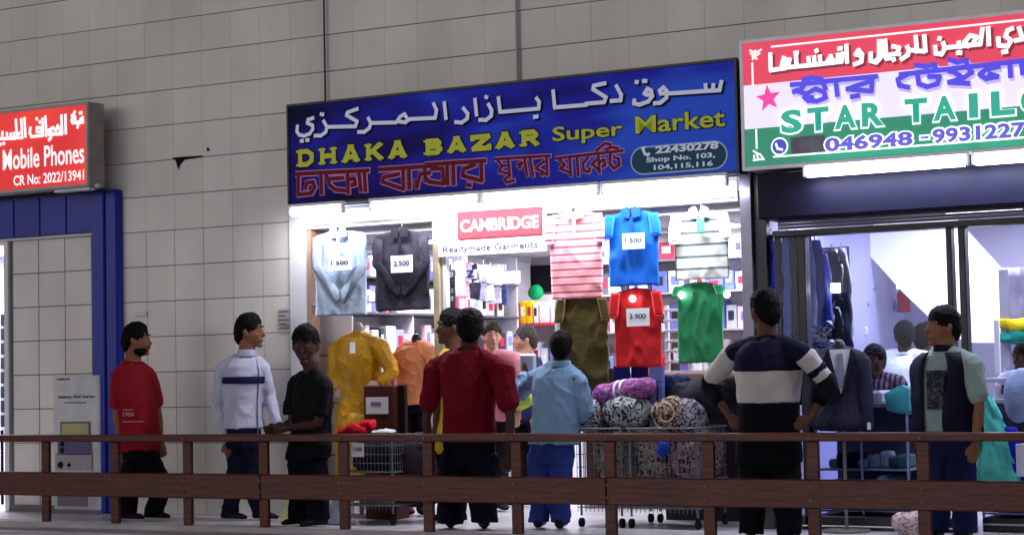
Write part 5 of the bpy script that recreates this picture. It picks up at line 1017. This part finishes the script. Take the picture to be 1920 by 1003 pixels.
# man in black t-shirt leaning
r3, P, f, l, tor = person('man in a black t-shirt leaning on the railing and looking at the camera', None, -.78, 987,
    {'crotch': (578, 862), 'neck': (587, 697), 'head': (573, 648), 'shL': (556, 722, .13), 'elL': (547, 790, .12), 'wrL': (523, 806, -.12), 'haL': (505, 806, -.2), 'shR': (603, 722, -.12), 'elR': (596, 794, -.14), 'wrR': (536, 803, -.25), 'haR': (508, 804, -.27),
     'knL': (566, 915, .05), 'anL': (563, 974, .05), 'knR': (592, 918, -.03), 'anR': (598, 976, -.03)}, body=-48, head=-8, skin='d', hs=1.27, w=.95, pitch=.12,
    clothes=(tee(mat('black_shirt', '0b0a10', .75, bump=.2), sl=.42), pants(mat('trouser_ink', '0b0b1e', .8), .11, .09)), hair=True)
# man in dark red, back view
r4, P, f, l, tor = person('broad man in a dark red t-shirt seen from behind in the middle of the picture', None, -.72, 993,
    {'crotch': (880, 872), 'neck': (880, 652), 'head': (881, 617), 'shL': (818, 690), 'elL': (800, 785, -.02), 'wrL': (806, 858, .04), 'haL': (812, 885, .06), 'shR': (941, 692), 'elR': (957, 785, -.02), 'wrR': (953, 858, .04), 'haR': (948, 885, .06),
     'knL': (850, 925, .0), 'anL': (845, 982), 'knR': (906, 925), 'anR': (908, 982)}, body=182, head=178, skin='d', w=1.2, hs=1.2,
    clothes=(tee(mat('maroon_shirt', '68061e', .8, bump=.15), sl=.40, hem=.08, r0=.092, r1=.088, t0=.2), pants(mat('trouser_night', '0a0c1c', .8), .13, .105)), hair='flat')
# head behind him
r5, P, f, l, tor = person('man in a mustard shirt half hidden behind the man in dark red, facing left', None, -.1, 980,
    {'crotch': (848, 850), 'neck': (850, 655), 'head': (847, 614), 'shL': (832, 682, -.1), 'elL': (822, 750, -.1), 'wrL': (816, 800, -.1), 'haL': (816, 820, -.1), 'shR': (868, 682, .1), 'elR': (872, 750, .1), 'wrR': (870, 810, .1), 'haR': (870, 830, .1),
     'knL': (842, 910), 'anL': (842, 968), 'knR': (856, 910), 'anR': (858, 968)}, body=-80, head=-82, skin='b', clothes=(tee(mat('mustard_shirt', 'b89a30', .8)), pants(blk_tr)), hair='quiff', hs=1.15, vox=.01)
# blue shirt
bs_ = mat('blue_shirt', '7c9cc0', .7, var=.1, bump=.5*.25, bs=14)
r6, P, f, l, tor = person('man in a pale blue shirt and jeans seen from behind, holding up a packet', None, -.52, 995,
    {'crotch': (1032, 868), 'neck': (1052, 683), 'head': (1053, 652), 'shL': (1010, 706, .02), 'elL': (972, 742, .12), 'wrL': (985, 700, .22), 'haL': (990, 680, .24), 'shR': (1083, 712, -.02), 'elR': (1098, 768, .06), 'wrR': (1074, 790, .2), 'haR': (1066, 796, .22),
     'knL': (1012, 925), 'anL': (1010, 982), 'knR': (1050, 925), 'anR': (1050, 984)}, body=172, head=165, skin='d', w=1.0, hs=.98,
    clothes=(('shirt', bs_, .042, [('torso', .19, .965, .026, .06), ('yoke', .06), ('arm', 'L', 0, .95, .076, .05), ('arm', 'R', 0, .9, .076, .05)]), ('collar', bs_, 0, [('neck', .03, .08)]), pants(jean, .098, .08)), shoe='14162a')
c = at(990, 682, -.28); o = recenter(boxo('plastic_packet', c.x - .07, c.x + .07, c.y - .02, c.y + .02, c.z - .06, c.z + .08, mat('packet_clear', 'c4cce0', .2), None, .015)); tag(o, 'shiny clear plastic packet held up by the man in the pale blue shirt', 'packet')
# striped sweater
nvs = mat('navy_knit', '141631', .85, bump=.5*.25, bs=60); whs = mat('cream_knit', 'bab6b4', .85, bump=.5*.25, bs=60); bks = mat('black_knit', '0b0b14', .85, bump=.5*.2, bs=60)
r7, P, f, l, tor = person('man in a banded navy and cream sweater from behind, hands on hips', None, -.75, 1012,
    {'crotch': (1441, 880), 'neck': (1440, 632), 'head': (1434, 583), 'shL': (1376, 662), 'elL': (1328, 718, .08), 'wrL': (1368, 782, -.06), 'haL': (1392, 800, -.10), 'shR': (1505, 662), 'elR': (1553, 718, .08), 'wrR': (1520, 784, -.06), 'haR': (1494, 800, -.10),
     'knL': (1410, 945), 'anL': (1408, 1004), 'knR': (1477, 945), 'anR': (1480, 1006)}, body=182, head=205, skin='b', w=1.25, hs=1.2,
    clothes=(('sweater_yoke', nvs, .012, [('torso', .745, .965, .026), ('yoke', .068)]), ('sweater_band', whs, .014, [('torso', .50, .75, .030)]), ('sweater_hem', bks, .014, [('torso', .05, .505, .026, .06)]),
             ('sleeve', whs, .01, [('arm', 'L', .06, .42, .082, .068)]), ('sleeve', whs, .01, [('arm', 'R', .06, .42, .082, .068)]), ('sleeve_stripe', nvs, 0, [('arm', 'R', .25, .29, .079, .078)]),
             ('sleeve_end', bks, .01, [('arm', 'L', .42, .74, .069, .056)]), ('sleeve_end', bks, .01, [('arm', 'R', .42, .74, .069, .056)]), pants(mat('trouser_black'), .115, .09)), hair='flat')
# vest man
r8, P, f, l, tor = person('man in a navy sleeveless vest over a grey green t-shirt, looking left', None, -.62, 1010,
    {'crotch': (1780, 850), 'neck': (1772, 656), 'head': (1768, 613), 'shL': (1735, 685, .10), 'elL': (1722, 752, .12), 'wrL': (1728, 815, .1), 'haL': (1732, 838, .1), 'shR': (1822, 684, -.08), 'elR': (1836, 762, -.12), 'wrR': (1828, 832, -.14), 'haR': (1822, 870, -.14),
     'knL': (1760, 920, .06), 'anL': (1756, 1000, .06), 'knR': (1806, 920, -.04), 'anR': (1808, 1002, -.04)}, body=-38, head=-78, skin='a', w=1.1, hs=1.12, belly=.05,
    clothes=(tee(mat('greygreen_shirt', '8ba09e', .8, bump=.15), sl=.40, disp=.012, t0=.22), pants(mat('jeans_dark'), .1, .08)), hair='flat')
vm = mat('navy_vest', '14142c', .6, bump=.5*.3, bs=10)
a = at(1739, 756, -.9); c = at(1771, 684, -.9)
bm = nb()                                              # vest: shell open at the front
fi = None
for part in (0, 1):
    rings_o, rings_i = [], []
    for t_ in [.2 + k / 12 * .78 for k in range(13)]:
        for A_, B_ in zip(TORSO, TORSO[1:]):
            if A_[0] <= t_ <= B_[0]: k = (t_ - A_[0]) / (B_[0] - A_[0]); rx = A_[1] * (1 - k) + B_[1] * k; ry = A_[2] * (1 - k) + B_[2] * k; break
        Hh = (P['neck'] - P['crotch']).length  * 0 + 1; rx = rx * 1.1 * Hh + .072; ry = ry * Hh + .066; rf = ry + .05 * math.sin(min(1, t_ / .8) * math.pi); cc_ = tor(t_)
        a0, a1 = ((108 + 6 * t_, 272) if part == 0 else (272, 436 - 6 * t_))
        ro, ri = [], []
        for q in range(19):
            a_ = math.radians(a0 + (a1 - a0) * q / 18); s_, c_ = math.sin(a_), math.cos(a_)
            ro.append(cc_ + l * rx * c_ + f * ((rf if s_ > 0 else ry) * s_)); ri.append(cc_ + l * (rx - .014) * c_ + f * (((rf if s_ > 0 else ry) - .014) * s_))
        rings_o.append([bm.verts.new(p_) for p_ in ro]); rings_i.append([bm.verts.new(p_) for p_ in ri])
    for g, fl in ((rings_o, 0), (rings_i, 1)):
        for r_a, r_b in zip(g, g[1:]):
            for q in range(18): bm.faces.new((r_a[q], r_a[q + 1], r_b[q + 1], r_b[q]))
    for r_a, r_b, i_a, i_b in zip(rings_o, rings_o[1:], rings_i, rings_i[1:]):
        bm.faces.new((r_a[0], r_b[0], i_b[0], i_a[0])); bm.faces.new((r_a[18], i_a[18], i_b[18], r_b[18]))
    for q in range(18): bm.faces.new((rings_o[0][q], rings_o[0][q + 1], rings_i[0][q + 1], rings_i[0][q])); bm.faces.new((rings_o[-1][q], rings_i[-1][q], rings_i[-1][q + 1], rings_o[-1][q + 1]))
for s in ('L', 'R'):
    pass
bmesh.ops.remove_doubles(bm, verts=bm.verts, dist=.0005); wrinkle(bm, .012, 9, 3); mesh_obj('vest', bm, vm, r8, True)
bm = nb(); tube(bm, [P['neck'] + Vector((0, 0, -.01)), P['neck'] + Vector((0, 0, .035))], [.082, .075], 16, False); mesh_obj('vest_collar', bm, vm, r8, True)
cc_ = tor(.62); fr_ = f * .0; n_ = f; 
q = [cc_ + f * (.12 + .092) + l * s_x * .06 + l * .01 + Vector((0, 0, s_z * .13)) for s_x, s_z in ((-1, -1), (1, -1), (1, 1), (-1, 1))]
bm = nb(); vs_ = [bm.verts.new(p_) for p_ in q] + [bm.verts.new(p_ - f * .05) for p_ in q]
for fc_ in ((0, 1, 2, 3), (7, 6, 5, 4), (0, 4, 5, 1), (1, 5, 6, 2), (2, 6, 7, 3), (3, 7, 4, 0)): bm.faces.new([vs_[i_] for i_ in fc_])
mesh_obj('shirt_print', bm, print_mat('tee_print', '2c2e3a', '50585c', 30), r8)
# --- people inside the clothes shop
def simple(label, Yb, top, foot, px, body, head, skin, shirt_m, hs=1.0, sl=.4, hairm=None, hair=True, long=False, glasses=False, lean=0):
    H_ = foot - top; q = lambda f_: top + H_ * f_
    k = abs(math.cos(math.radians(body))) * .10 * H_ + .035 * H_
    J = {'crotch': (px, q(.53)), 'neck': (px - lean, q(.165)), 'head': (px - lean * 1.4, q(.07)), 'shL': (px - k - lean, q(.2)), 'elL': (px - k * 1.15 - lean, q(.36)), 'wrL': (px - k * 1.1 - lean, q(.48), -.1), 'haL': (px - k - lean, q(.52), -.12),
         'shR': (px + k - lean, q(.2)), 'elR': (px + k * 1.15 - lean, q(.36)), 'wrR': (px + k * 1.1 - lean, q(.48), -.1), 'haR': (px + k - lean, q(.52), -.12), 'knL': (px - k * .35, q(.74)), 'anL': (px - k * .35, q(.955)), 'knR': (px + k * .35, q(.74)), 'anR': (px + k * .35, q(.955))}
    cl = tee(shirt_m, sl=.9 if long else sl, disp=.015, r1=.05 if long else .07)
    return person(label, None, Yb, foot, J, body=body, head=head, skin=skin, clothes=(cl, pants(mat('trouser_black'))), hair=hair, hs=hs, vox=.012, hairm=hairm)
def foot_y(px, Yb):                                     # picture row of the floor at a given column and depth
    lo, hi = 720, 1050
    for _ in range(30):
        m_ = (lo + hi) / 2
        if ground(px, m_).y > Yb: lo = m_
        else: hi = m_
    return lo
simple('customer with tousled brown hair seen between the red t-shirt and the navy jacket', 1.1, 606, foot_y(920, 1.1), 922, 15, 10, 'c', mat('inner_pink', 'c88090', .7), hairm=mat('hair_brown', '2c1c18', .6, var=.3, vs=50))
g, P, f, l, tor = simple('older man in a navy jacket facing left inside the clothes shop', 1.6, 613, foot_y(985, 1.6), 985, -80, -85, 'c', mat('inner_navy', '20264c', .7), long=True, hairm=mat('hair_grey', '3c3634', .6, var=.4, vs=60))
lump('lime_bag', at(975, 745, 1.0), (.13, .1, .1), mat('lime_cloth', 'a4b840', .6, bump=.3), 'lime green bag of cloth between the dark red and pale blue shirts', 'bag', .03, 10, 2)
# --- people inside the tailor shop
def plaid():
    return stripe_mat('plaid_shirt', '6a5a68', '2c2434', 26, .55, 'X')
simple('man in a plaid shirt bending over the table in the tailor shop', .9, 655, foot_y(1650, .9), 1652, -20, -30, 'b', plaid(), lean=9, sl=.5)
simple('man in a white shirt with his back turned deep inside the tailor shop', 2.2, 607, foot_y(1695, 2.2), 1696, 175, 170, 'd', mat('inner_white', 'e4ecec', .7), long=True)
simple('man in a dark patterned shirt behind the man in the white shirt', 2.6, 612, foot_y(1732, 2.6), 1732, 150, 150, 'b', print_mat('dark_pattern_shirt', '5a5c70', 'a8aac0', 40))
simple('man in a white shirt working at the right edge of the tailor shop', 1.0, 650, foot_y(1925, 1.0), 1922, -40, -60, 'd', mat('inner_blue', 'b4b8e0', .7), long=True)
c = at(1913, 740, -.2); lump('blue_bundle', c, (.10, .1, .18), mat('pale_blue_bundle', '8ea2d4', .6, bump=.2), 'rounded pale blue bundle cut by the right edge of the picture', 'bundle', .02, 6, 3)

# ================================================================== MANNEQUINS
def garment_only(): pass
kur = mat('kurta_yellow', 'c8930c', .42, var=.18, vs=7, bump=.5*.3, bs=14)
MANN = mat('mannequin_skin', 'b09a8c', .4); SKIN['m'] = MANN; SKIN['k'] = mat('mannequin_black', '0e0e14', .35)
g, P, f, l, tor = person('headless mannequin in a glossy mustard yellow kurta in the left window', None, .18, 960,
    {'crotch': (676, 800), 'neck': (672, 628), 'head': (672, 600), 'shL': (632, 655, 0), 'elL': (628, 705, -.05), 'wrL': (637, 728, -.12), 'haL': (640, 745, -.12), 'shR': (714, 652, 0), 'elR': (736, 695, -.02), 'wrR': (712, 722, -.14), 'haR': (698, 726, -.16)},
    body=-8, head=0, skin='m', no_head=True, w=1.02, name='mannequin', cat='mannequin',
    clothes=(('kurta', kur, .03, [('torso', -.02, .96, .03), ('yoke', .065), ('arm', 'L', 0, .9, .075, .06), ('arm', 'R', 0, .9, .075, .06)]), ('collar', kur, 0, [('neck', .03, .066)])))
bm = nb(); base = P['crotch']; rings = []
for k, (z, rx, ry) in enumerate(((base.z + .12, .21, .15), (base.z - .1, .23, .16), (base.z - .3, .24, .17), (.28, .24, .17))):
    rings.append([Vector((base.x + rx * math.cos(q * math.pi / 14) * (1 + .04 * math.sin(q * 2.3 + k)), base.y + ry * math.sin(q * math.pi / 14) * (1 + .06 * math.sin(q * 3.1)), z)) for q in range(28)])
loft(bm, rings); bmesh.ops.subdivide_edges(bm, edges=bm.edges, cuts=2, use_grid_fill=True); wrinkle(bm, .03, 7, 2, (1, 1, .5)); mesh_obj('skirt', bm, kur, g, True)
mesh_obj('stand_pole', cyl(nb(), (base.x, base.y, .3), (base.x, base.y, .02), .02, 10), mat('hanger_metal'), g); mesh_obj('stand_base', cyl(nb(), (base.x, base.y, 0), (base.x, base.y, .02), .17, 24), mat('hanger_metal'), g)
a = at(661, 662, -.02); c = at(670, 641, -.02); boxo('swing_tag', a.x, c.x, -.06, -.055, a.z, c.z, mat('card_white'), g, 0)
g, P, f, l, tor = person('mannequin in a salmon orange shirt and black trousers behind the paper notice', None, .45, 950,
    {'crotch': (775, 772), 'neck': (782, 645), 'head': (781, 622), 'shL': (757, 662, 0), 'elL': (752, 705, 0), 'wrL': (757, 735, -.08), 'haL': (760, 745, -.1), 'shR': (805, 660, 0), 'elR': (815, 700, 0), 'wrR': (812, 735, -.08), 'haR': (810, 745, -.1),
     'knL': (765, 845), 'anL': (764, 915), 'knR': (788, 845), 'anR': (789, 915)},
    body=10, head=0, skin='k', no_head=True, w=.9, name='mannequin', cat='mannequin', hands=False, clothes=(tee(mat('salmon_shirt', 'd88a60', .7, bump=.2), t0=.1), pants(mat('trouser_ink'), .085, .07)), shoe='101014')
suit = mat('suit_grey', '24263a', .7, bump=.1); 
g, P, f, l, tor = person('mannequin on a chrome stand in a dark grey suit jacket white shirt and pale tie', None, -.16, 985,
    {'crotch': (1582, 800), 'neck': (1574, 658), 'head': (1571, 634), 'shL': (1535, 676, 0), 'elL': (1530, 740, -.02), 'wrL': (1532, 800, -.04), 'haL': (1533, 815, -.05), 'shR': (1612, 676, 0), 'elR': (1622, 740, -.02), 'wrR': (1623, 795, -.05), 'haR': (1625, 812, -.05)},
    body=-10, head=0, skin='k', no_head=True, w=1.0, name='mannequin', cat='mannequin', hands=False,
    clothes=(('jacket', suit, .012, [('torso', -.05, .95, .03, .1), ('yoke', .066), ('arm', 'L', 0, .97, .075, .055), ('arm', 'R', 0, .97, .075, .055)]),))
ch = tor(.8) + f * .16
def vfront(name, pts, m, d0, d1):
    bm = nb(); A_ = [bm.verts.new(ch + l * x + Vector((0, 0, z)) + f * (d1 - abs(z) * .02)) for x, z in pts]; B_ = [bm.verts.new(ch + l * x + Vector((0, 0, z)) + f * d0) for x, z in pts]
    bm.faces.new(A_); bm.faces.new(B_[::-1])
    for i in range(len(pts)): bm.faces.new((A_[i], B_[i], B_[(i + 1) % len(pts)], A_[(i + 1) % len(pts)]))
    return mesh_obj(name, bm, m, g)
vfront('shirt_front', [(-.075, .12), (.075, .12), (.035, -.08), (0, -.20), (-.035, -.08)], mat('shirt_front', 'd8dcf0', .6), -.05, .014); vfront('tie', [(-.02, .09), (.02, .09), (.03, -.08), (0, -.16), (-.03, -.08)], mat('tie_pale', '8c90a8', .5), .0, .022)
for s in (-1, 1): vfront('lapel', [(s * .08, .13), (s * .12, .06), (s * .085, .02), (s * .01, -.22), (s * .025, -.1)], mat('lapel', '24263a', .7), -.05, .028)
bx = P['crotch']; mesh_obj('stand_pole', cyl(nb(), (bx.x, bx.y, bx.z), (bx.x, bx.y, .02), .012, 10), mat('hanger_metal'), g); mesh_obj('stand_base', cyl(nb(), (bx.x, bx.y, 0), (bx.x, bx.y, .018), .17, 26), mat('hanger_metal'), g)
c = at(1629, 797, -.3); boxo('cuff_tag', c.x - .012, c.x + .012, c.y, c.y + .006, c.z - .03, c.z + .02, mat('card_white'), g, 0)
# bake the garment and body modifiers
bpy.context.view_layer.update(); dg = bpy.context.evaluated_depsgraph_get()
baked = [(o, bpy.data.meshes.new_from_object(o.evaluated_get(dg))) for o in PEND]
for o, me in baked:
    o.modifiers.clear(); o.data = me; d_ = o['_d']; del o['_d']
    if d_:
        sd_ = (sum(map(ord, o.name)) % 97) * 1.7; N_ = [v.normal.copy() for v in me.vertices]
        for v, n_ in zip(me.vertices, N_):
            c_ = v.co; q_ = Vector((c_.x * 7 + c_.z * 2.5 + sd_, c_.y * 7, c_.z * 4.5 - c_.x * 2))
            a_ = 1 - abs(noise.noise(q_)); b_ = 1 - abs(noise.noise(q_ * 1.9 + Vector((3, 1, 7)))); v.co = c_ + n_ * d_ * (.40 * a_ ** 6 + .2 * b_ ** 7 - .2 + .5 * noise.noise(q_ * .35))
    for p_ in me.polygons: p_.use_smooth = True
